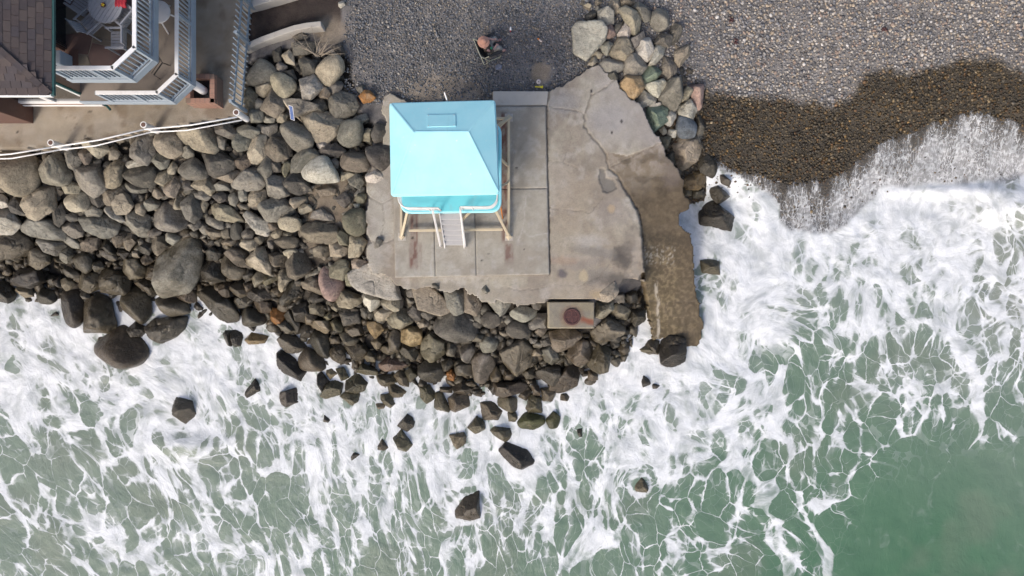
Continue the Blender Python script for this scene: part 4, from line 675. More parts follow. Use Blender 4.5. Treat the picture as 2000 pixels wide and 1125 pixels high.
zw = np.where(ok, np.maximum(surf, gt + .075 * sstep(0, 14, dn) - .0), np.where(beach > .02, np.minimum(surf, gt - .12), surf))
zw = np.where((gx < 1380) & (gy < 560) , np.minimum(surf, SEA - .02), zw)
# foam coordinates, in metres, drawn out along the backwash and wound up in the eddies
u = gx / PX; v = gy / PX
sk = .38 * sstep(1300, 300, gx); u2 = u - sk * v
def eddy(x, y, r, k):
    global u2, v; k = k * .32
    du, dv = u2 - (x / PX - sk * y / PX), v - y / PX; rr = np.hypot(du, dv); an = k * np.exp(-(rr / (r / PX)) ** 2); c, s = np.cos(an), np.sin(an)
    u2, v = u2 + du * (c - 1) - dv * s, v + du * s + dv * (c - 1)
for e in ((1478,690,75,2.6), (350,850,75,-1.9), (880,985,70,1.5), (1250,935,50,-1.6), (1420,560,60,-1.4), (90,860,60,1.4), (1050,930,70,1.2), (1640,540,80,1.0), (640,870,60,-1.1), (1330,800,70,-1.2), (780,900,50,1.3)): eddy(*e)
wp = .9 * (fbm([u2 * .5, v * .5], 3) - .5); wq = .9 * (fbm([u2 * .5 + 40, v * .5], 3) - .5)
fuv = np.stack([u2 + wp, v + wq, 0 * u], -1)
tc = np.clip(TC(cx_, cy_) + .25 * (fbm([gx / 90, gy / 90], 3) - .5), -.3, 1.05)[..., None]
c0, c1, cm = np.array([.165, .19, .16]), np.array([.068, .13, .082]), np.array([.19, .185, .16])
wcol = np.where(tc < 0, c0 + (cm - c0) * (-tc / .3), c0 + (c1 - c0) * tc)
brown = sstep(.55, .75, fbm([gx / 110 + 3, gy / 110], 3))[..., None]; wcol = wcol * (1 - .3 * brown) + np.array([.16, .16, .13]) * .3 * brown
wcol = wcol * np.array([1.14, 1.24, 1.2])
wcol = np.where(film[..., None] > .3, np.array([.15, .14, .13]), wcol)
idx = np.arange(gx.size).reshape(gx.shape); q = np.stack([idx[1:, :-1], idx[1:, 1:], idx[:-1, 1:], idx[:-1, :-1]], -1)
land = (gx < 1250) & (gy < 480) & (gx > 0); keep = ~(land[1:, :-1] & land[1:, 1:] & land[:-1, 1:] & land[:-1, :-1]); q = q[keep]
P3 = Wn(gx, gy, zw).reshape(-1, 3)
wm = fast_mesh('sea', P3, q, {'foam': ('FLOAT', D.ravel()), 'film': ('FLOAT', film.ravel()), 'tint': ('FLOAT_COLOR', wcol.reshape(-1, 3)), 'fuv': ('FLOAT_VECTOR', fuv.reshape(-1, 3))}, True)
t = NT('sea_water'); D_ = t.attr('foam', 'Fac'); film_ = t.attr('film', 'Fac'); tint = t.attr('tint'); f0 = t.attr('fuv', 'Vector'); pos = coords(t, False)
def vadd(a, b): return t.n('VectorMath', {'operation': 'ADD'}, _0=a, _1=b).outputs[0]
def vscale(a, k): return t.n('VectorMath', {'operation': 'MULTIPLY'}, _0=a, _1=(k if isinstance(k, tuple) else (k, k, k))).outputs[0]
def warp(vec, scale, amt, det=2):
    n = t.noise(vec, scale, det, .6).outputs['Color']; return vadd(vec, vscale(t.n('VectorMath', {'operation': 'SUBTRACT'}, _0=n, _1=(.5, .5, .5)).outputs[0], (amt, amt, 0)))
def edge(vec, sc): return t.n('TexVoronoi', {'feature': 'DISTANCE_TO_EDGE'}, Vector=vec, Scale=sc).outputs['Distance']
def line(v, wd, soft=.55): return t.n('MapRange', {'interpolation_type': 'SMOOTHSTEP'}, Value=v, From__Min=t.math('MULTIPLY', wd, soft), From__Max=wd, To__Min=1.0, To__Max=0.0).outputs[0]
def dist5(n): return t.math('ABSOLUTE', t.math('SUBTRACT', n, .5))
def mx(*a):
    r = a[0]
    for b in a[1:]: r = t.math('MAXIMUM', r, b)
    return r
mul = lambda a, b: t.math('MULTIPLY', a, b)
w1 = warp(warp(f0, .7, .6), 3.0, .10, 2)
marb = t.noise(w1, 1.3, 5, .64, .5).outputs[0]; fine2 = t.noise(w1, 6.5, 3, .65).outputs[0]
patch = t.noise(f0, .42, 3, .55).outputs[0]; jit = t.ss(fine2, .25, .75, .35, 1.65)
Dl = t.math('ADD', D_, t.math('ADD', t.ss(patch, .3, .7, -.16, .16), t.ss(marb, .3, .7, -.10, .10)))
# long streamers drawn out by the backwash; the foam sheet between them opens into rounded cells, each cell more or less open
sa = dist5(t.noise(vscale(w1, (1, .42, 1)), .62, 3, .5).outputs[0]); sb = dist5(t.noise(vscale(w1, (.9, .8, 1)), 1.1, 2, .5).outputs[0])
Dl = t.math('ADD', Dl, t.math('ADD', t.ss(sa, .07, .0, -.13, .30), t.ss(sb, .035, .0, 0, .12)))
def cells(vec, sc):
    f1 = t.n('TexVoronoi', None, Vector=vec, Scale=sc); e = edge(vec, sc); e = t.math('MINIMUM', e, mul(t.math('SUBTRACT', .80, f1.outputs['Distance']), .62))
    return e, t.n('SeparateColor', None, Color=f1.outputs['Color']).outputs[0]
w2 = warp(w1, 7.0, .07, 2)
va, ra = cells(vscale(w2, (1, .80, 1)), 1.2); vb, rb = cells(vscale(w2, (1, .85, 1)), 2.9); vc = edge(w2, 7.0)
off = lambda r, k: t.math('ADD', Dl, mul(t.math('SUBTRACT', r, .5), k))
A = line(va, mul(t.ss(off(ra, .42), .38, 1.22, .02, .60), t.ss(fine2, .25, .75, .7, 1.3)), .12)
B = mul(line(vb, mul(t.ss(off(rb, .5), .46, 1.22, .02, .58), t.ss(fine2, .25, .75, .7, 1.3)), .08), t.ss(Dl, .25, .8, .12, .92))
C = mul(line(vc, .10, .0), t.ss(t.math('ADD', Dl, t.ss(marb, .35, .65, -.2, .2)), .5, .95, 0, .28))
A = mul(A, t.ss(Dl, .08, .38, .12, .95)); haze_ = t.ss(Dl, .7, 1.3, 0, .5)
F = mx(A, B, C, haze_, t.ss(Dl, 1.1, 1.5)); F = mul(F, t.ss(marb, .25, .58, .76, .97)); F = mul(F, t.ss(D_, .03, .22))
# thin sheet running up the shingle: drawn-out lace
pf = warp(vscale(pos, (1, .36, 0)), 2.6, .26, 3); vd, ve = edge(pf, 7.0), edge(pf, 15.0)
DF = t.math('ADD', D_, t.ss(t.noise(vscale(pos, (1.6, .45, 0)), 1.1, 3, .6).outputs[0], .3, .7, -.3, .3))
Ff = mx(line(vd, mul(t.ss(DF, .0, .95, .0, .22), jit), .1), line(ve, mul(t.ss(DF, .15, 1, .0, .24), jit), .1), t.ss(DF, .85, 1.3)); Ff = mx(mul(Ff, t.ss(fine2, .25, .7, .25, .72)), mul(t.ss(DF, .0, 1.0), .34))
F = t.n('SeparateColor', None, Color=t.mix(film_, F, Ff)).outputs[0]
milky = t.mix(mul(t.ss(Dl, .25, 1.1, 0, .7), t.math('SUBTRACT', 1.0, film_)), tint, (.40, .43, .41))
water = t.n('BsdfPrincipled', None, Base__Color=milky, Roughness=.22, IOR=1.33); water.inputs['Specular IOR Level'].default_value = .3
wb = t.noise(vscale(f0, (1, .7, 1)), 3.2, 6, .68).outputs[0]; t.set(water, 'Normal', t.n('Bump', None, Strength=.4, Distance=.12, Height=wb))
clear = t.n('BsdfTransparent', None, Color=(.93, .93, .92, 1)); depth = t.n('MixShader', None, Fac=t.math('ADD', .06, mul(film_, .66)), _1=water, _2=clear)
fcol = t.mix(t.ss(marb, .3, .65), (.48, .50, .515), (.76, .77, .78)); foam = t.n('BsdfPrincipled', None, Base__Color=fcol, Roughness=.85); foam.inputs['Specular IOR Level'].default_value = .2
fb = t.noise(f0, 3.6, 5, .66, .8).outputs[0]; t.set(foam, 'Normal', t.n('Bump', None, Strength=.35, Distance=.14, Height=fb))
M['sea'] = t.done(t.n('MixShader', None, Fac=F, _1=depth, _2=foam))
tag(link('water', wm, M['sea']), kind='structure')
# ------------------------------------------------------------------ lifeguard tower
def rail_path(*pts): return [Vector(p) for p in pts]
tw = tag(empty('lifeguard_tower', (-2.0, 4.0, .075)), 'light blue lifeguard tower with hipped roof on a timber frame, on the paved pad', 'lifeguard tower')
ZE, ZR, ZD, ZP = 4.25, 4.7, 2.05, .075
c4 = [W(761, 201, ZE), W(966, 195.5, ZE), W(974.5, 378, ZE), W(764, 382, ZE)]; rd = [W(808, 258, ZR), W(914, 257, ZR)]
def rounded(c4, r, n=5):
    out = []; m = len(c4)
    for i in range(m):
        p, a, b = Vector(c4[i]), Vector(c4[i - 1]), Vector(c4[(i + 1) % m]); u, v = (a - p).normalized() * r, (b - p).normalized() * r
        for k in range(n + 1):
            s = k / n; out.append((1 - s) ** 2 * (p + u) + 2 * s * (1 - s) * p + s * s * (p + v))
    return out
def roof_mesh():
    n = 5; ring = rounded(c4, .10, n); k = n + 1; V = []; Fc = []
    lip = [p + Vector((0, 0, -.02)) for p in ring]; V += [tuple(p) for p in ring] + [tuple(p + Vector((0, 0, -.09))) for p in ring] + [tuple(rd[0]), tuple(rd[1])]
    N = len(ring); A, B = 2 * N, 2 * N + 1
    for i in range(N): Fc.append((i, N + i, N + (i + 1) % N, (i + 1) % N))
    top = {0: A, 1: B, 2: B, 3: A}
    for ci in range(4):
        for j in range(n): a = ci * k + j; Fc.append((a, a + 1, top[ci]))
    e = lambda c: c * k + n; s = lambda c: c * k
    Fc += [(e(0), s(1), B, A), (e(1), s(2), B), (e(2), s(3), A, B), (e(3), s(0), A)]
    Fc.append(tuple(N + i for i in range(N))); return V, [tuple(f[::-1]) for f in Fc]
V, Fc = roof_mesh(); mb = MB(); mb.add(V, Fc); roof = mb.build('roof', M['roof_aqua'], tw, .025)
for a, b in ((c4[0], rd[0]), (c4[1], rd[1]), (c4[2], rd[1]), (c4[3], rd[0]), (rd[0], rd[1])):
    a, b = Vector(a), Vector(b); MB().bar(a + (b - a) * .03 + Vector((0, 0, .004)), b + Vector((0, 0, .004)), .05, .012).build('hip_cap', M['roof_aqua'], roof, .004)
def on_plane(px, py, p0, p1, p2):
    o = Vector((0, 0, CAMZ)); d = W(px, py, 0) - o; n = (p1 - p0).cross(p2 - p0); return o + d * (n.dot(p0 - o) / n.dot(d))
nrm = (c4[1] - c4[0]).cross(rd[0] - c4[0]).normalized(); nrm = nrm if nrm.z > 0 else -nrm
h4 = [on_plane(x, y, c4[0], c4[1], rd[0]) for x, y in ((834, 225), (890, 224), (890.5, 247), (834, 248.5))]
mb = MB(); mb.add([tuple(p + nrm * k) for k in (-.01, .022) for p in h4], [(3, 2, 1, 0), (4, 5, 6, 7), (0, 1, 5, 4), (1, 2, 6, 5), (2, 3, 7, 6), (3, 0, 4, 7)]); hatch = mb.build('roof_hatch', M['roof_aqua'], roof, .008)
for x, y in ((837, 226.5), (887, 225.5), (887, 245), (837, 246.5)): q0 = on_plane(x, y, c4[0], c4[1], rd[0]) + nrm * .022; MB().lathe(q0, [(0, .008), (.012, .006), (.014, 0)], 8).build('bolt', M['tread'], roof)
DX0, DX1, DY0, DY1 = Gx(785.5, ZD), Gx(975.5, ZD), Gy(411.5, ZD), 5.30
dk = [Vector((DX0, DY1, 0)), Vector((DX1, DY1, 0)), Vector((DX1, DY0 + .01, 0)), Vector((DX0, DY0 - .03, 0))]
mb = MB(); mb.prism(rounded(dk, .32, 8), ZD - .10, ZD); deck = mb.build('deck', M['aqua_dark'], tw, .01)
outer = rounded([p + Vector((sx * .02, sy * .02, 0)) for p, sx, sy in zip(dk, (-1, 1, 1, -1), (1, 1, -1, -1))], .33, 8)
mb = MB(); mb.tube([(p.x, p.y, ZD - .045) for p in outer] + [(outer[0].x, outer[0].y, ZD - .045)], .05, 8, False); mb.build('rim', M['aqua_rim'], deck, 0, True)
mb = MB(); mb.box(DX0 + .55, DX1 - .42, 3.25, 5.1, ZD, 4.2); cab = mb.build('cabin', M['aqua_rim'], tw, .02)
for k in range(3): x0 = DX0 + .75 + k * .75; MB().box(x0, x0 + .6, 3.232, 3.26, 3.0, 3.75).build('window', M['glass'], cab, .01)
MB().box(DX0 + 2.2, DX0 + 2.215, 3.22, 3.26, 2.1, 2.9).build('door_seam', M['dark'], cab)
# railings: three pipes each side of the stair opening
def side_rail(side):
    xs_, ye = (DX0 + .02, DY0 - .01) if side < 0 else (DX1 - .05, DY0 + .02)
    xg = Gx(856, 2.95) if side < 0 else Gx(899.5, 2.95)
    g = empty('railing', (xs_, ye, ZD)); g.parent = tw; g.matrix_parent_inverse = parent_inv(tw)
    for zz, r in ((2.95, .024), (2.68, .018), (2.40, .018)):
        pts = [Vector((xs_, 5.1, zz)), Vector((xs_, ye + .34, zz))]
        for k in range(1, 7):
            a = k / 6 * math.pi / 2; pts.append(Vector((xs_ - side * .32 * (1 - math.cos(a)), ye + .32 - .32 * math.sin(a), zz)))
        pts += [Vector((xg, ye, zz)), Vector((xg - side * .03, ye - .03, zz - .03))]
        MB().tube(pts, r, 7).build('rail', M['metal_rail'], g, 0, True)
    for x, y in ((xs_, 3.2), (xs_, 4.1), (xs_, 5.0), (xg + side * .35, ye), (xg + side * .02, ye)):
        MB().tube([(x, y, ZD - .02), (x, y, 2.95)], .02, 7).build('post', M['metal_rail'], g, 0, True)
side_rail(-1); side_rail(1)
# stairs
SX0, SX1 = -2.40, -1.72
st = MB(); top_y, bot_y = DY0 - .02, Gy(481, ZP)
for x in (SX0, SX1): st.bar((x + .03, top_y, ZD - .12), (x + .03 - .0, bot_y - .02, ZP + .02), .04, .14)
stair = st.build('staircase', M['metal_rail'], tw, .005)
for k in range(6):
    zz = ZD - (k + .85) * (ZD - ZP) / 6.75; yy = top_y + (zz - ZD) / (ZD - ZP) * (top_y - bot_y) - .0
    MB().box(SX0 + .05, SX1 + .01, yy - .10, yy + .10, zz - .03, zz).build('tread', M['tread'], stair, .006)
    MB().box(SX0 + .05, SX1 + .01, yy - .112, yy - .102, zz - .035, zz + .004).build('nosing', M['metal_rail'], stair)
for x, dx in ((SX0 - .09, 0), (SX1 + .10, 0)):
    for up, r in ((.9, .022), (.5, .016)):
        MB().tube([(x, DY0, ZD + up), (x, DY0 - .12, ZD + up - .06), (x, bot_y + .02, ZP + up - .25), (x, bot_y - .03, ZP + up - .33)], r, 7).build('handrail', M['metal_rail'], stair, 0, True)
    MB().tube([(x, bot_y - .02, ZP), (x, bot_y - .02, ZP + .62)], .02, 7).build('newel_post', M['metal_rail'], stair, 0, True)
# timber frame: base beams, splayed legs and braces
FX0, FX1, FY0, FY1 = Gx(784, .2), Gx(994, .2), Gy(458, .2), Gy(232, .2)
def beam(a, b, name='beam', w=.085, h=.11): return MB().bar(a, b, w, h).build(name, M['timber'], tw, .012)
beam((FX0, FY0 - .05, .22), (FX0, FY1, .22)); beam((FX1, FY0 - .02, .22), (FX1, FY1 + .05, .22)); beam((FX0 + .05, FY1, .24), (FX1 - .05, FY1, .24))
beam((FX0 + .28, FY0 + .13, .30), (FX1 - .22, FY0 + .17, .30))
for sx, fx in ((1, FX0), (-1, FX1)):
    for sy, fy in ((1, FY0), (-1, FY1)):
        foot = Vector((fx, fy - .07 * sy, .12)); beam(foot, (fx + sx * .55, DY0 + .25 if sy > 0 else DY1 - .25, ZD - .1), 'leg'); MB().lathe((foot.x, foot.y, ZP), [(.0, .14), (.10, .12), (.13, 0)], 4).build('foot', M['timber'], tw)
        MB().box(fx - .14, fx + .14, foot.y - .14, foot.y + .14, ZP, ZP + .02).build('base_plate', M['wall_concrete'], tw)
beam(W(901, 432, 1.0), W(922, 410, 1.95), 'brace', .08, .08); beam(W(867, 425, 1.2), W(850, 411, 1.95), 'brace', .07, .08)
for a, b in (((991, 323), (972, 305)), ((991, 357), (972, 368)), ((987, 234), (969, 247))): beam(W(*a, .3), W(*b, 1.95), 'brace', .07, .08)
for a, b in (((784, 330), (800, 300)), ((784, 360), (800, 375))): beam(W(*a, .3), W(*b, 1.95), 'brace', .07, .08)
MB().tube([(Gx(868, 4.9), Gy(181, 4.9), ZD), (Gx(868, 4.9), Gy(181, 4.9), 4.9)], .018, 8).build('flag_pole', M['white_paint'], tw, 0, True)
mb = MB(); mb.tube([W(976.5, 395, 1.5), W(982, 427, .09)], [.018, .022], 8); tag(mb.build('rescue_pole', M['orange'], None, 0, True), 'thin orange rescue pole leaning on the tower deck', 'pole')

# ------------------------------------------------------------------ concrete drain box with an iron cover
bx = tag(empty('drain_box', W(1115, 615, -1.6)), 'rectangular concrete drain box with a round rusty cover among the boulders', 'drain box')
x0, x1, y0, y1 = Gx(1071, -.1), Gx(1160.5, -.1), Gy(641.5, -.1), Gy(590, -.1)
def box_top():
    n = 60; u, v = np.meshgrid(np.linspace(x0, x1, n), np.linspace(y0, y1, n)); cxx, cyy = Gx(1117, -.1), Gy(618, -.1)
    n1 = fbm([u * 2, v * 2], 4); n2 = fbm([u * 7, v * 7], 4); col = np.zeros(u.shape + (3,)) + np.array([.22, .19, .135]); col = blend(col, sstep(.45, .65, n1) * .7, (.20, .18, .15)); col = blend(col, sstep(.5, .7, n2) * .4, (.27, .235, .17))
    dx, dy = u - cxx, v - cyy; col = blend(col, sstep(.52, .32, np.hypot(dx, dy * 1.1)) * .5, (.18, .10, .07)); st_ = sstep(.16, .03, np.abs(dy + .24 * dx + .03 + .1 * (n2 - .5))) * sstep(.25, .4, dx); col = blend(col, st_ * .8, (.22, .065, .035))
    ed = np.minimum(np.minimum(u - x0, x1 - u), np.minimum(v - y0, y1 - v)); col = blend(col, sstep(.06, 0, ed) * .5, (.36, .31, .22)); z = -.1 - .02 * sstep(.03, 0, ed) + .008 * (n2 - .5)
    V = np.stack([u, v, z], -1).reshape(-1, 3); ix = np.arange(u.size).reshape(u.shape); f = np.stack([ix[:-1, :-1], ix[:-1, 1:], ix[1:, 1:], ix[1:, :-1]], -1).reshape(-1, 4)
    ring = np.r_[ix[0, :], ix[1:, -1], ix[-1, -2::-1], ix[-2:0:-1, 0]]; low = V[ring].copy(); low[:, 2] = -1.9; k = np.arange(len(ring)); kk = (k + 1) % len(ring)
    C = np.r_[col.reshape(-1, 3), col.reshape(-1, 3)[ring]]; me = fast_mesh('box', np.r_[V, low], np.r_[f, np.stack([ring[kk], ring[k], len(V) + k, len(V) + kk], -1)], {'tint': ('FLOAT_COLOR', C), 'wet': ('FLOAT', np.zeros(len(C)))}); return link('box', me, M['concrete'], bx)
box_top(); cc = Vector((Gx(1117, -.1), Gy(618.5, -.1), -.1)); cv = MB().lathe(cc, [(0, .02), (.22, .02), (.235, .045), (.285, .045), (.30, .03), (.305, -.01)], 40).build('iron_cover', M['rust'], bx)
for k in range(4): a = k * math.pi / 2 + .12; MB().bar(cc + Vector((.04 * math.cos(a), .04 * math.sin(a), .028)), cc + Vector((.225 * math.cos(a), .225 * math.sin(a), .028)), .03, .02).build('spoke', M['rust_edge'], cv, .004)
for k in range(8):
    a = k * math.pi / 4 + .5; MB().bar(cc + Vector((.13 * math.cos(a), .13 * math.sin(a), .025)), cc + Vector((.18 * math.cos(a + .3), .18 * math.sin(a + .3), .025)), .022, .014).build('rib', M['rust_edge'], cv)

# ------------------------------------------------------------------ house terrace, walls and fence
ZT = .2
def terrace():
    poly = [-330,-330,494,-330,490,-20,482,120,478,218,466,228,400,238,340,248,285,255,190,276,98,288,40,292,-330,296]
    st = 4; a, b = np.meshgrid(np.arange(-330, 500, st), np.arange(-330, 300, st)); ins = in_poly(a + 4 * (fbm([a / 15, b / 15], 2) - .5), b + 5 * (fbm([a / 15 + 9, b / 15], 2) - .5), poly)
    n1 = fbm([a / 60, b / 60], 5); n2 = fbm([a / 16, b / 16], 4); col = np.zeros(a.shape + (3,)) + np.array([.325, .28, .22]); col = blend(col, sstep(.42, .62, n1) * .8, (.25, .205, .15)); col = blend(col, sstep(.5, .68, n2) * .5, (.34, .30, .25)); col = blend(col, sstep(.55, .7, fbm([a / 30 + 50, b / 30], 4)) * .6, (.17, .125, .085))
    col = blend(col, sstep(1.5, .6, np.abs(np.hypot(a - 137, b - 240) - 13)) * (n2 > .45) * .6, (.17, .12, .08)); z = np.full(a.shape, ZT) + .01 * (n2 - .5)
    for x, y, r in ((176,219,3.5), (188,242,2), (33,258,3), (165,265,2.5), (380,221,2), (377,55,2)): col = blend(col, sstep(r, r * .4, np.hypot(a - x, b - y)), (.04, .035, .03))
    ok = ins[1:, :-1] & ins[1:, 1:] & ins[:-1, 1:] & ins[:-1, :-1]; ix = np.arange(a.size).reshape(a.shape); f = np.stack([ix[1:, :-1], ix[1:, 1:], ix[:-1, 1:], ix[:-1, :-1]], -1)[ok]
    e = np.concatenate([f[:, [0, 1]], f[:, [1, 2]], f[:, [2, 3]], f[:, [3, 0]]]); key = e.min(1) * (a.size + 1) + e.max(1); u, inv, cnt = np.unique(key, return_inverse=True, return_counts=True); bd = e[cnt[inv] == 1]
    V = Wn(a, b, z).reshape(-1, 3); C = col.reshape(-1, 3); bv = np.unique(bd); mp = np.full(len(V), -1); mp[bv] = len(V) + np.arange(len(bv)); low = V[bv].copy(); low[:, 2] -= .8
    f = np.r_[f, np.stack([bd[:, 1], bd[:, 0], mp[bd[:, 0]], mp[bd[:, 1]]], -1)]; V = np.r_[V, low]; C = np.r_[C, C[bv] * .8]; use = np.unique(f); rm = np.full(len(V), -1); rm[use] = np.arange(len(use))
    return link('terrace', fast_mesh('terrace', V[use], rm[f], {'tint': ('FLOAT_COLOR', C[use]), 'wet': ('FLOAT', np.zeros(len(use)))}, False), M['concrete'])
tag(terrace(), 'stained tan concrete terrace between the house and the boulders', 'terrace', kind='structure')
HX, HY = -14.14, 6.42          # outer corner of the ground floor
house = tag(empty('beach_house', (HX, HY, ZT)), 'brown shingled beach house with two stacked decks in the picture corner', 'house')
MB().box(HX - 12, HX, HY, HY + 16, ZT, 4.02).build('wall', M['tan_wall'], house, .01)
MB().box(-27, -13.05, 6.9, 22, 4.03, 6.35).build('upper_wall', M['brown_wall'], house, .01)
ud = MB().box(-13.06, -13.01, 7.0, 12.5, 4.35, 6.3).build('glass_door', M['glass'], house)
for y in (7.0, 8.4, 9.8, 11.2): MB().box(-13.012, -12.98, y, y + .07, 4.35, 6.3).build('door_frame', M['dark'], ud)
MB().box(-13.0, -12.8, 6.35, 6.75, 4.36, 4.9).build('wall_cupboard', M['grey_paint'], house, .02)
# ground floor windows on the seaward wall
for xa, xb in ((-15.55, -14.30), (-17.3, -15.75)):
    w_ = MB().box(xa, xb, HY - .03, HY - .005, .95, 3.2).build('window', M['glass'], house)
    for za, zb in ((.80, .95), (3.2, 3.32)): MB().box(xa - .1, xb + .1, HY - .10, HY - .002, za, zb).build('window_frame', M['white_paint'], w_, .008)
    for xc in (xa - .05, xb + .05): MB().box(xc - .045, xc + .045, HY - .09, HY - .003, .951, 3.199).build('window_frame', M['white_paint'], w_, .006)
MB().box(HX - 6, HX + .02, HY - .14, HY - .11, .62, .74).build('wall_trim', M['white_paint'], house, .01)
dr = MB().box(HX + .002, HX + .06, 7.0, 8.9, 1.92, 3.95).build('door', M['brown_wall'], house, .01); MB().box(HX + .06, HX + .075, 7.9, 7.92, 1.92, 3.9).build('door_frame', M['dark'], dr)
MB().box(-27, -16.85, 5.79, HY - .01, ZT, 2.5).build('bay', M['brown_wall'], house, .02)
# hipped roof with single shingles
RE, RS = 6.4, .36; RC = W(98, 183, RE); L = 5.0
rf = MB(); e1 = (RC.x, RC.y + 14, RE); top = (RC.x - L, RC.y + L, RE + RS * L)
rf.add([(RC.x, RC.y, RE), e1, (RC.x - L, RC.y + 14, RE + RS * L), top, (RC.x - 14, RC.y + L, RE + RS * L), (RC.x - 14, RC.y, RE)], [(0, 1, 2, 3), (0, 3, 4, 5)])
rf.add([(RC.x, RC.y, RE - .06), (RC.x, RC.y + 14, RE - .06), (RC.x - 14, RC.y + 14, RE - .06), (RC.x - 14, RC.y, RE - .06)], [(0, 1, 2, 3)]); roofh = rf.build('roof', M['brown_wall'], house)
SH = []
for k, c in enumerate(((.06, .046, .045), (.048, .039, .041), (.072, .056, .052), (.055, .046, .05))):
    m = plain('shingle_tone_%d' % k, c, .9, .2, 12, .5, 90, dirt=(.088, .066, .06)); me = bpy.data.meshes.new('shingle'); s_ = MB(); s_.box(-.135, .135, -.10, .13, -.006, .008); me.from_pydata(s_.v, [], s_.f); me.materials.append(m); SH.append(me)
def shingle(pos, rz, k):
    o = bpy.data.objects.new('shingle', SH[k]); COL.objects.link(o); o.parent = roofh; o.matrix_parent_inverse = parent_inv(roofh); o.location = pos
    o.rotation_euler = (Matrix.Rotation(rz, 4, 'Z') @ Matrix.Rotation(math.atan(RS) - .045, 4, 'X')).to_euler(); return o
for i in range(10):
    d = .05 + i * .17
    for j in range(14):
        s_ = .14 + j * .28 + (.14 if i % 2 else 0) - .02 * (i % 3)
        if s_ > d - .05 and s_ < 3.3 and d < 1.7: shingle((RC.x - d, RC.y + s_, RE + RS * d + .016), math.pi / 2, random.randrange(4))
        if s_ > d - .05 and s_ < 1.6 and d < 1.6: shingle((RC.x - s_, RC.y + d, RE + RS * d + .016), 0, random.randrange(4))
for i in range(9):
    d = i * .17; p_ = Vector((RC.x - d, RC.y + d, RE + RS * d + .045)); q_ = p_ + Vector((-.2, .2, RS * .2)); MB().bar(p_, q_, .16, .02).build('ridge_shingle', SH[i % 4].materials[0], roofh, .004)
MB().bar((RC.x + .05, RC.y - .04, RE - .04), (RC.x + .05, RC.y + 8, RE - .04), .10, .08).build('gutter', M['green_metal'], house, .01)
MB().bar((RC.x + .02, RC.y - .04, RE - .06), (RC.x - 6, RC.y - .04, RE - .06), .05, .14).build('fascia', M['white_paint'], house, .008)
MB().tube([(HX + .0, HY - .06, 4.6), (HX, HY - .06, .62), (HX + .02, HY - .08, .45), (HX + .10, HY - .2, .36)], .042, 8).build('drain_pipe', M['green_metal'], house, 0, True)
# the two decks
FOOT = [Vector((-13.2, 6.13, 0)), Vector((-11.13, 6.13, 0)), Vector((-10.52, 6.70, 0)), Vector((-10.52, 12.2, 0))]
def deck_level(zf, name, slab_mat, first):
    fp = [(HX if zf < 3 else -13.0, 6.13), (-11.13, 6.13), (-10.52, 6.70), (-10.52, 12.2), (HX if zf < 3 else -13.0, 12.2)]
    s_ = MB(); s_.prism(fp, zf - .22, zf); d = s_.build(name, slab_mat, house)
    fa = [Vector((*p, zf - .13)) for p in fp[:4]]; fm = MB()
    for a, b in zip(fa[:-1], fa[1:]): n = (b - a).normalized(); o_ = Vector((n.y, -n.x, 0)) * .03; fm.bar(a + o_ - n * .02, b + o_ + n * .02, .05, .28)
    fm.build('fascia', M['grey_paint'], house, .005)
    pts = [Vector((first, 6.13, zf))] + [Vector((p[0], p[1], zf)) for p in fp[1:4]]
    bal = empty('balustrade', pts[0]); bal.parent = house; bal.matrix_parent_inverse = parent_inv(house); H_ = .93
    for k, (a, b) in enumerate(zip(pts[:-1], pts[1:])):
        n = (b - a).normalized(); ln = (b - a).length; up = Vector((0, 0, 1))
        MB().bar(a + up * H_ - n * (.0 if k == 0 else .035), b + up * H_ + n * .035, .12, .045).build('cap_rail', M['white_paint'], bal, .008)
        MB().bar(a + up * .10, b + up * .10, .05, .06).build('bottom_rail', M['grey_paint'], bal, .005); MB().bar(a + up * (H_ - .06), b + up * (H_ - .06), .05, .05).build('sub_rail', M['grey_paint'], bal)
        c = max(2, int(ln / .135)); me = None
        for j in range(1, c):
            p_ = a + (b - a) * j / c
            if p_.y > 10.4: break
            if k == 0 and j % 8 == 0 or k == 2 and j % 14 == 0: MB().bar(p_ + up * .0, p_ + up * (H_ - .03), .09, .09).build('post', M['grey_paint'], bal, .006); continue
            MB().bar(p_ + up * .12, p_ + up * (H_ - .08), .036, .036).build('baluster', M['grey_paint'], bal)
        MB().bar(a - up * .2, a + up * (H_ - .025), .10, .10).build('post', M['grey_paint'], bal, .006)
    return d
lower = deck_level(1.9, 'lower_deck', M['deck_floor'], Gx(187, 2.83)); upper = deck_level(4.3, 'upper_deck', M['deck_floor'], -12.9)
MB().tube([(-10.66, 6.82, ZT), (-10.66, 6.82, 1.66)], .15, 24).build('column', M['white_paint'], house, 0, False)
MB().tube([(-10.70, 11.5, ZT), (-10.70, 11.5, 1.66)], .15, 24).build('column', M['white_paint'], house)
for fpts, mk in (([128,-30,264,-30,264,38,185,30,128,12], 'terracotta'), ([128,12.5,184,30.5,182,60,172,60,128,68], 'sand_tile'), ([128,69,172,61,181,71,172,107,153,105,128,94], 'terracotta'), ([154,107,172,109,183,145,128,145,128,95,153,106], 'sand_tile'),
                 ([181,84,246,99,228,145,184,145,173,109], 'terracotta'), ([183,72,264,97,256,102,247,98,181,83], 'sand_tile'), ([186,31,264,39,264,96,183,71,183,60], 'sand_tile')):
    pz = np.array(fpts, float).reshape(-1, 2); pz = pz + (pz.mean(0) - pz) * .012; MB().prism([W(x, y, 4.3) for x, y in pz], 4.302, 4.325).build('flagstone', M[mk], upper, .004)
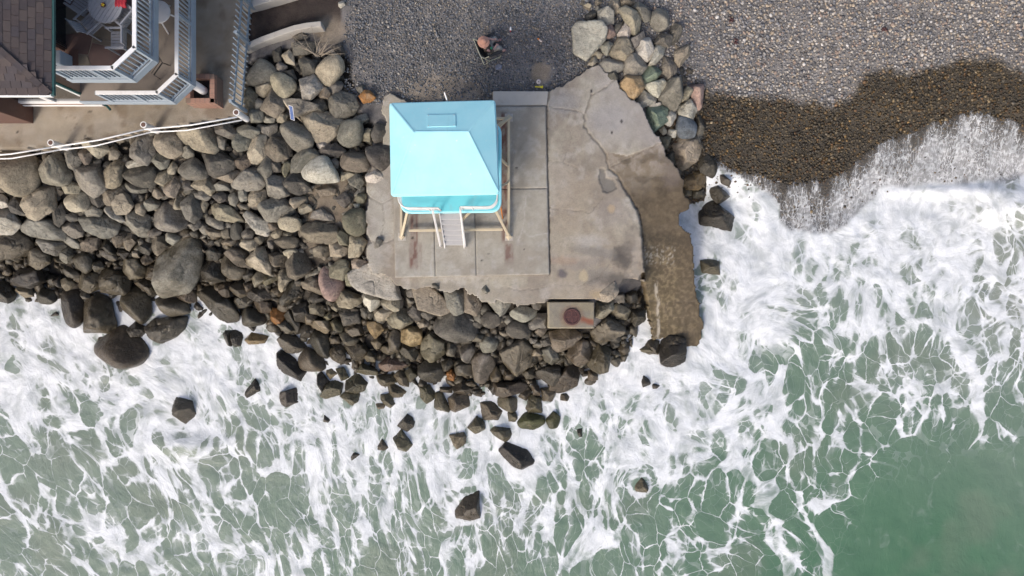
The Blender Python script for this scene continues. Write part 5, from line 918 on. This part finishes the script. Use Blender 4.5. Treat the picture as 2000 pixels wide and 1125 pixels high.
mat_ = MB().prism([W(129, 96, 4.33), W(153, 96, 4.33), W(153, 128, 4.33), W(129, 128, 4.33)], 4.327, 4.345).build('door_mat', M['brown_wall'], None, .006); tag(mat_, 'dark brown door mat on the upper deck', 'door mat')
# planter of bricks round the column
pl = tag(empty('brick_planter', (-10.66, 6.82, ZT)), 'square red brick planter around the foot of the white deck column', 'planter'); hw, tk = .50, .17
for z0 in range(7):
    z1 = ZT + .002 + z0 * .105
    for s in range(4):
        n_b = 5
        for j in range(n_b):
            if z0 < 5 and s in (1, 2): continue          # courses that face away from every viewer
            w_ = (2 * hw - tk) / n_b; off_ = -hw + tk * (1 if s % 2 == z0 % 2 else 0) + w_ * (j + .5); a = s * math.pi / 2
            o = MB().box(-w_ / 2 + .006, w_ / 2 - .006, -tk / 2, tk / 2, 0, .095).build('brick', M['brick_red'], None, .008)
            o.parent = pl; o.location = Matrix.Rotation(a, 3, 'Z') @ Vector((off_, -hw + tk / 2, z1 - ZT)); o.rotation_euler = (0, 0, a)
core_ = MB()
for a, b, c, d in ((-hw + .01, hw - .01, -hw + .012, -hw + tk - .012), (-hw + .01, hw - .01, hw - tk + .012, hw - .012), (-hw + .012, -hw + tk - .012, -hw + .15, hw - .15), (hw - tk + .012, hw - .012, -hw + .15, hw - .15)): core_.box(-10.66 + a, -10.66 + b, 6.82 + c, 6.82 + d, ZT, ZT + .725)
core_.build('mortar', M['mortar'], pl); MB().box(-10.66 - hw + tk, -10.66 + hw - tk, 6.82 - hw + tk, 6.82 + hw - tk, ZT, ZT + .45).build('soil', M['dark'], pl)
# picket fence
fn = tag(empty('picket_fence', W(484, 110, ZT)), 'blue grey picket fence along the end of the terrace, above the boulders', 'fence'); A_, B_ = W(497, -40, ZT), W(477, 220, ZT); nf = 25; FH = 1.32
for k in range(nf):
    p_ = A_ + (B_ - A_) * (k + .5) / nf; MB().bar(p_ + Vector((0, 0, .04)), p_ + Vector((0, 0, FH + .03 * random.random())), .055, .03, (0, 1, 0)).build('picket', M['fence_paint'], fn, .005)
for zz in (.32, 1.0): MB().bar(A_ + Vector((.03, 0, zz)), B_ + Vector((.03, 0, zz)), .04, .09).build('fence_rail', M['fence_paint'], fn, .006)
for t_ in (.22, .5, .99): p_ = A_ + (B_ - A_) * t_ + Vector((.07, 0, 0)); MB().bar(p_, p_ + Vector((0, 0, FH + .06)), .10, .10).build('fence_post', M['fence_paint'], fn, .008)
# white rail
wr = tag(empty('white_rail', W(280, 250, ZT)), 'white two-pipe rail on three posts at the edge of the terrace', 'railing'); PT = [W(-60, 298, 1.0), W(100, 279, 1.0), W(281, 244, 1.0), W(462, 220, 1.0)]
for p_ in PT[1:]:
    po = MB().tube([(p_.x, p_.y, ZT - .1), (p_.x, p_.y, 1.04)], .11, 14).build('post', M['white_paint'], wr, 0, False); MB().lathe((p_.x, p_.y, 1.03), [(0, .02), (.075, .018), (.085, .0)], 14).build('post_cap', M['brown_wall'], po)
for i in range(3):
    a, b = PT[i], PT[i + 1]; o_ = Vector((.02, -.15, 0))
    MB().tube([a + o_, a + (b - a) * .5 + o_ + Vector((.02, -.06, .0)), b + o_], .028, 8).build('rail', M['white_paint'], wr, 0, True)
    lo = Vector((0, 0, -.42)); MB().tube([a + o_ + lo, a + (b - a) * .4 + o_ + lo + Vector((0, -.10, 0)), b + o_ + lo], .026, 8).build('rail', M['white_paint'], wr, 0, True)
# low garden walls
def low_wall(pts, w, h, label, z0=-.3):
    P_ = [W(x, y, h) for x, y in pts]; l, r = [], []
    for i, p_ in enumerate(P_):
        d = (P_[min(i + 1, len(P_) - 1)] - P_[max(i - 1, 0)]).normalized(); n = Vector((-d.y, d.x, 0)) * w / 2; l.append(p_ + n); r.append(p_ - n)
    tag(MB().prism(l + r[::-1], z0, h).build('garden_wall', M['wall_concrete'], None, .03), label, 'garden wall', 'low concrete garden walls')
low_wall([(470, 96), (485, 88), (510, 77), (540, 66), (575, 54), (600, 49), (627, 46)], .20, .42, 'curved low concrete wall below the dark flower bed'); low_wall([(473, 10), (500, 3), (530, -6), (580, -22)], .28, .45, 'low concrete wall at the upper picture edge above the dark bed')

# ------------------------------------------------------------------ furniture
def put(o, parent, loc, rot=(0, 0, 0)): o.parent = parent; o.location = loc; o.rotation_euler = rot; return o
def wooden_chair(loc, rz, label, back=.45):
    r = tag(empty('patio_chair', loc, rz), label, 'chair', 'weathered wooden patio chairs'); m = M['weathered_wood']
    for k in range(6): put(MB().box(-.22, .22, -.038, .038, -.012, .012).build('seat_slat', m, None, .004), r, (0.0, -.22 + k * .088, .43))
    for k in range(5): put(MB().box(-.012, .012, -.035, .035, 0, back).build('back_slat', m, None, .004), r, (-.24, -.18 + k * .09, .47), (0, -.25, 0))
    put(MB().box(-.018, .018, -.25, .25, -.03, .03).build('back_rail', m, None, .005), r, (-.24 - .25 * back, 0, .47 + back * .97))
    for sx in (-1, 1):
        for sy in (-1, 1): put(MB().box(-.022, .022, -.022, .022, 0, .63 if sx > 0 else .62).build('leg', m, None, .004), r, (sx * .22, sy * .27, 0))
    for sy in (-1, 1): put(MB().box(-.27, .27, -.03, .03, -.012, .012).build('armrest', m, None, .006), r, (0, sy * .28, .645))
    put(MB().box(-.02, .02, -.26, .26, -.03, .03).build('apron', m, None, .004), r, (.22, 0, .38)); return r
ZU = 4.326
wooden_chair((*W(232, 79, ZU + .43)[:2], ZU), math.pi, 'slatted grey chair standing alone in front of the round table'); wooden_chair((*W(179, 46, ZU + .43)[:2], ZU), math.radians(42), 'grey wooden chair pushed under the round table from below')
wooden_chair((*W(160, 6, ZU + .43)[:2], ZU), math.radians(-35), 'grey wooden chair beside the dark glass door, cut by the picture edge'); wooden_chair((*W(246, 32, ZU + .43)[:2], ZU), math.radians(140), 'grey wooden chair tucked between the table and the deck rail')
tb = tag(empty('round_table', (*W(205, 11, ZU + .74)[:2], ZU)), 'round table of weathered grey planks on the upper deck', 'table'); R_ = .47
for k in range(9):
    y0, y1 = -R_ + k * 2 * R_ / 9 + .003, -R_ + (k + 1) * 2 * R_ / 9 - .003; ys_ = np.linspace(y0, y1, 5); px_ = [(math.sqrt(max(R_ * R_ - y * y, 0.0004)), y) for y in ys_]; o = MB().prism(px_ + [(-x, y) for x, y in px_[::-1]], .715, .74).build('plank', M['weathered_wood'], None, .003); put(o, tb, (0, 0, 0), (0, 0, 1.0))
put(MB().lathe((0, 0, 0), [(R_ + .002, .69), (R_ + .014, .70), (R_ + .014, .742), (R_ + .002, .742)], 48).build('rim', M['weathered_wood'], None), tb, (0, 0, 0))
for k in range(4): a = k * math.pi / 2 + .6; put(MB().bar((.3 * math.cos(a), .3 * math.sin(a), .7), (.34 * math.cos(a), .34 * math.sin(a), 0), .06, .06).build('leg', M['weathered_wood'], None), tb, (0, 0, 0))
vs = tag(empty('centrepiece', (*W(202, 10, ZU + .76)[:2], ZU + .742)), 'small orange and yellow centrepiece on the round table', 'centrepiece')
put(MB().lathe((0, 0, 0), [(0, 0), (.06, 0), (.075, .03), (.06, .035), (0, .02)], 14).build('dish', M['rust'], None), vs, (0, 0, 0))
for k in range(5): a = k * 1.256; put(MB().tube([(0, 0, .02), (.03 * math.cos(a), .03 * math.sin(a), .06), (.055 * math.cos(a), .055 * math.sin(a), .055)], [.012, .016, .006], 6).build('petal', M['orange' if k % 2 else 'yellow'], None), vs, (0, 0, 0))
def cloth():
    n = 14; V = []; b = W(236, 2, ZU + .78)
    for i in range(n):
        for j in range(n): u, v = i / (n - 1) - .5, j / (n - 1) - .5; V.append((b.x + .30 * u + .05 * v, b.y + .34 * v, ZU + .78 + .02 * math.sin(u * 22) - .30 * max(0, abs(v) - .28)))
    f = [(i * n + j, (i + 1) * n + j, (i + 1) * n + j + 1, i * n + j + 1) for i in range(n - 1) for j in range(n - 1)]; m = MB(); m.add(V, f); o = m.build('red_towel', M['red_cloth'], None, 0, True); s = o.modifiers.new('thick', 'SOLIDIFY'); s.thickness = .012; return o
tag(cloth(), 'folded red towel hanging over a chair beside the round table', 'towel')
wt = tag(empty('plastic_table', (*W(309, 22, 2.62)[:2], 1.9)), 'round white plastic table on the lower deck', 'table')
put(MB().lathe((0, 0, 0), [(0, .70), (.33, .70), (.36, .69), (.365, .665), (.34, .655), (0, .655)], 40).build('table_top', M['white_paint'], None, 0, True), wt, (0, 0, 0))
for k in range(4): a = k * math.pi / 2 - .05; put(MB().tube([(.12 * math.cos(a), .12 * math.sin(a), .66), (.28 * math.cos(a), .28 * math.sin(a), .45), (.46 * math.cos(a), .46 * math.sin(a), .02)], [.03, .028, .022], 8).build('leg', M['white_paint'], None, 0, True), wt, (0, 0, 0))
bc = tag(empty('metal_chair', (*W(300, 128, 2.2)[:2], 1.9), math.radians(55)), 'black metal bar chair on the lower deck beneath the balustrade', 'chair')
for k in range(7): put(MB().tube([(-.24, -.24 + k * .08, .42), (.24, -.24 + k * .08, .42)], .011, 6).build('seat_bar', M['black_metal'], None), bc, (0, 0, 0)); put(MB().tube([(.24, -.24 + k * .08, .42), (.36, -.24 + k * .08, .88)], .010, 6).build('back_bar', M['timber' if k < 0 else 'black_metal'], None), bc, (0, 0, 0))
for y in (-.26, .26):
    put(MB().tube([(-.25, y, 0), (-.24, y, .42), (.24, y, .42), (.37, y, .9)], .015, 6).build('side_frame', M['black_metal'], None), bc, (0, 0, 0)); put(MB().tube([(.24, y, .42), (.30, y, 0)], .015, 6).build('leg', M['black_metal'], None), bc, (0, 0, 0))
put(MB().tube([(.37, -.26, .9), (.37, .26, .9)], .015, 6).build('top_bar', M['metal_rail'], None), bc, (0, 0, 0))

# ------------------------------------------------------------------ sign and dry shrub among the boulders
sg = tag(empty('notice_sign', W(588, 236, .1)), 'small narrow blue notice sign on a thin post among the boulders', 'sign'); s4 = [W(563.5, 205, 1.0), W(571.5, 208, 1.0), W(575.5, 236, .62), W(567.5, 233, .62)]
sn = (s4[1] - s4[0]).cross(s4[3] - s4[0]).normalized(); sn = sn if sn.z > 0 else -sn
def sheet(name, q4, off_, th, mat, par): m = MB(); m.add([tuple(p + sn * k) for k in (off_, off_ + th) for p in q4], [(3, 2, 1, 0), (4, 5, 6, 7), (0, 1, 5, 4), (1, 2, 6, 5), (2, 3, 7, 6), (3, 0, 4, 7)]); return m.build(name, mat, par)
sheet('frame', s4, -.012, .012, M['metal_rail'], sg); ip = lambda u, v: (s4[0] * (1 - u) + s4[1] * u) * (1 - v) + (s4[3] * (1 - u) + s4[2] * u) * v
bl = sheet('panel', [ip(.09, .03), ip(.91, .03), ip(.91, .97), ip(.09, .97)], .001, .004, M['sign_blue'], sg)
for k, (u0, u1, v0, v1) in enumerate(((.3, .38, .15, .5), (.6, .67, .12, .42), (.3, .36, .58, .88), (.62, .68, .55, .9))): sheet('lettering', [ip(u0, v0), ip(u1, v0), ip(u1, v1), ip(u0, v1)], .0055, .002, M['sign_text'], bl)
MB().tube([W(554, 196, 1.05), W(568, 218, .8), W(592, 239, .1)], .022, 7).build('post', M['timber'], sg, 0, True)
sh_ = tag(empty('dry_shrub', W(622, 108, .0)), 'bare dry shrub of pale twigs above the smooth tan boulder', 'shrub'); rr = random.Random(3)
for k in range(16):
    a = rr.uniform(-.4, 2.9); ln = rr.uniform(.4, 1.0); b0 = W(622 + rr.uniform(-6, 6), 108 + rr.uniform(-4, 4), .15); d = Vector((math.cos(a), math.sin(a), rr.uniform(.2, .8))); m1 = b0 + d * ln * .5 + Vector((rr.uniform(-.06, .06), rr.uniform(-.06, .06), 0)); e_ = b0 + d * ln
    br = MB().tube([b0, m1, e_], [.016, .011, .004], 5).build('branch', M['twig'], sh_)
    for j in range(3): s0 = m1 + (e_ - m1) * rr.random(); MB().tube([s0, s0 + Vector((rr.uniform(-.2, .2), rr.uniform(-.2, .2), rr.uniform(0, .15)))], [.006, .002], 4).build('twig', M['twig'], br)

# ------------------------------------------------------------------ person in a low beach chair
GZ = float(TZ(950, 95)) + .03; PR = math.radians(22)
def skin_obj(name, J, E, mat, parent, root=0):
    me = bpy.data.meshes.new(name); me.from_pydata([j[:3] for j in J], E, []); o = bpy.data.objects.new(name, me); COL.objects.link(o); me.materials.append(mat)
    sm = o.modifiers.new('skin', 'SKIN'); sm.use_smooth_shade = True
    if not me.skin_vertices: me.skin_vertices.new()
    for i, j in enumerate(J): me.skin_vertices[0].data[i].radius = (j[3], j[3] if len(j) < 5 else j[4]); me.skin_vertices[0].data[i].use_root = (i == root)
    ss = o.modifiers.new('sub', 'SUBSURF'); ss.levels = 2; ss.render_levels = 2; o.parent = parent; return o
pe = tag(empty('person', (*W(955, 100, GZ)[:2], GZ), PR), 'seated person in a wide coral sun hat, dark top and grey trousers', 'person')
J = [(0,0,.34,.13), (-.06,0,.50,.12), (-.14,0,.68,.13), (-.17,0,.82,.06), (-.15,0,.92,.085), (-.13,0,1.02,.08), (-.14,.17,.76,.06), (.02,.27,.58,.045), (.20,.17,.52,.035), (.27,.13,.53,.03), (-.14,-.17,.76,.06), (.02,-.27,.58,.045), (.20,-.12,.50,.035), (.27,-.07,.50,.03),
     (.03,.10,.32,.10), (.32,.19,.50,.07), (.38,.21,.10,.05), (.47,.22,.06,.04), (.03,-.10,.32,.10), (.34,-.17,.48,.07), (.44,-.18,.12,.05), (.53,-.18,.06,.04),
     (.31,.16,.53,.012), (.345,.165,.50,.009), (.32,.14,.535,.012), (.36,.14,.50,.009), (.32,.12,.53,.012), (.355,.115,.50,.009), (.31,.10,.52,.011), (.34,.095,.495,.008), (.28,.10,.545,.011), (.31,.085,.56,.009),
     (.31,-.10,.50,.012), (.345,-.105,.47,.009), (.32,-.08,.505,.012), (.36,-.08,.47,.009), (.32,-.06,.50,.012), (.355,-.055,.47,.009), (.31,-.04,.49,.011), (.34,-.035,.465,.008), (.28,-.04,.515,.011), (.31,-.025,.53,.009)]
E = [(0,1),(1,2),(2,3),(3,4),(4,5),(2,6),(6,7),(7,8),(8,9),(2,10),(10,11),(11,12),(12,13),(0,14),(14,15),(15,16),(16,17),(0,18),(18,19),(19,20),(20,21),(9,22),(22,23),(9,24),(24,25),(9,26),(26,27),(9,28),(28,29),(9,30),(30,31),(13,32),(32,33),(13,34),(34,35),(13,36),(36,37),(13,38),(38,39),(13,40),(40,41)]
body = skin_obj('body', J, E, M['skin'], pe)
skin_obj('shirt', [(0,0,.36,.16,.15), (-.06,0,.50,.155,.15), (-.14,0,.70,.16,.15), (-.16,0,.80,.08), (-.14,.18,.76,.08), (.0,.27,.60,.062), (-.14,-.18,.76,.08), (.0,-.27,.60,.062), (.10,-.20,.55,.055)], [(0,1),(1,2),(2,3),(2,4),(4,5),(2,6),(6,7),(7,8)], M['shirt'], pe)
skin_obj('trousers', [(.0,0,.33,.15), (.03,.10,.32,.125), (.32,.19,.50,.088), (.37,.205,.20,.07), (.03,-.10,.32,.125), (.34,-.17,.48,.088), (.42,-.18,.20,.07)], [(0,1),(1,2),(2,3),(0,4),(4,5),(5,6)], M['trousers'], pe)
put(MB().lathe((0, 0, 0), [(.005, .135), (.05, .13), (.085, .105), (.10, .05), (.11, .03), (.16, .012), (.205, -.012), (.21, -.022), (.16, -.0), (.10, .018)], 36).build('sun_hat', M['hat'], None, 0, True), pe, (-.15, .02, 1.03), (.05, .10, 0))
for y in (.22, -.18): put(MB().lathe((0, 0, 0), [(0, .07), (.045, .06), (.055, .02), (.05, 0), (0, 0)], 12).build('shoe', M['shoe'], None, 0, True), pe, (.50, y, 0)).scale = (1.7, .85, 1)
put(MB().lathe((0, 0, 0), [(0, 0), (.035, 0), (.04, .10), (.03, .11), (0, .11)], 12).build('wristband_cup', M['green_plastic'], None), pe, (.05, -.12, .50))
ch = tag(empty('beach_chair', (*W(955, 100, GZ)[:2], GZ), PR), 'low folding beach chair with black armrests and pale frame under the person', 'chair')
put(MB().box(-.25, .25, -.26, .26, -.015, .0).build('seat', M['chair_web'], None), ch, (.05, 0, .20)); put(MB().box(-.012, .012, -.26, .26, 0, .62).build('backrest', M['chair_web'], None), ch, (-.20, 0, .22), (0, -.32, 0))
for y in (.34, -.34):
    put(MB().prism([(.34 + .05 * math.cos(a), y + .05 * math.sin(a)) for a in np.linspace(-1.57, 1.57, 7)] + [(-.12, y + .04), (-.12, y - .04)], .50, .525).build('armrest', M['chair_web'], None), ch, (0, 0, 0))
    put(MB().tube([(-.42, y, .82), (-.18, y, .2), (-.10, y, .01), (.30, y, .01), (.36, y, .50), (-.26, y, .50)], .014, 7).build('side_frame', M['chair_frame'], None, 0, True), ch, (0, 0, 0))
put(MB().tube([(-.42, -.34, .82), (-.42, .34, .82)], .014, 7).build('top_bar', M['chair_frame'], None, 0, True), ch, (0, 0, 0)); put(MB().tube([(-.10, -.34, .01), (-.34, -.40, .01), (-.34, .40, .01), (-.10, .34, .01)], .013, 7).build('rear_leg', M['chair_frame'], None, 0, True), ch, (0, 0, 0))
# ------------------------------------------------------------------ small things on the shingle
def gz_(x, y): return float(TZ(x, y)) + .05
sv = tag(empty('toy_shovel', W(1054, 170, gz_(1054, 170)), -.05), 'yellow plastic toy shovel beside the kerb', 'toy shovel')
put(MB().box(-.17, .02, -.018, .018, 0, .025).build('handle', M['yellow'], None, .006), sv, (0, 0, 0)); put(MB().prism([(.02, -.03), (.10, -.045), (.12, -.04), (.12, .05), (.10, .055), (.02, .03)], 0, .02).build('blade', M['yellow'], None, .006), sv, (0, 0, 0))
tag(MB().lathe(W(1052, 160, gz_(1052, 160)), [(.02, .05), (.05, .07), (.085, .05), (.09, .01), (.05, -.01)], 16).build('broken_shell', M['shell'], None, 0, True), 'pale ring-shaped shell on the sandy patch above the yellow shovel', 'shell')
bt = tag(empty('bottle', W(997, 60, gz_(997, 60)), 1.5), 'small white bottle with a red cap lying on the shingle', 'bottle'); put(MB().tube([(.0, 0, .03), (.10, 0, .03), (.13, 0, .03)], [.032, .032, .014], 10).build('body', M['white_paint'], None, 0, True), bt, (0, 0, 0)); put(MB().tube([(-.05, 0, .03), (-.005, 0, .03)], .022, 10).build('cap', M['red_plastic'], None), bt, (0, 0, 0))
bt = tag(empty('bottle', W(1053, 78, gz_(1053, 78)), -.7), 'small white bottle with an orange cap lying near the boulders', 'bottle'); put(MB().tube([(.0, 0, .03), (.10, 0, .03), (.13, 0, .03)], [.034, .034, .014], 10).build('body', M['shell'], None, 0, True), bt, (0, 0, 0)); put(MB().tube([(-.07, 0, .03), (-.005, 0, .03)], .026, 10).build('cap', M['orange'], None), bt, (0, 0, 0))
v, f, c, s_ = stone(np.array([(968, 129), (974, 126), (980, 128), (979, 135), (969, 136)], float), gz_(973, 131), True, True, np.random.default_rng(5), 3)
o = link('flat_stone', fast_mesh('flat_stone', v, f, {'tint': ('FLOAT_COLOR', np.tile((.13, .145, .19), (len(v), 1)))}, True), M['rock']); o.location = c; tag(o, 'small flat blue grey stone on the shingle below the person', 'stone')
for k, (x, y, lab) in enumerate(((1427, 39, 'dark brown scrap of kelp on the dry shingle near the shore boulders'), (1728, 59, 'dark brown scrap of kelp on the dry shingle far from the boulders'), (1437, 81, 'small faded scrap of kelp below the darker kelp scrap'))):
    g = np.random.default_rng(k); m = MB(); b = W(x, y, gz_(x, y) + .03)
    for j in range(6): a = g.uniform(0, 6.28); m.tube([b, b + Vector((.08 * math.cos(a), .08 * math.sin(a), .03)), b + Vector((.13 * math.cos(a + .5), .13 * math.sin(a + .5), 0))], [.03, .025, .008], 6)
    tag(m.build('kelp', M['rust'], None, 0, True), lab, 'kelp', 'scraps of kelp on the shingle')
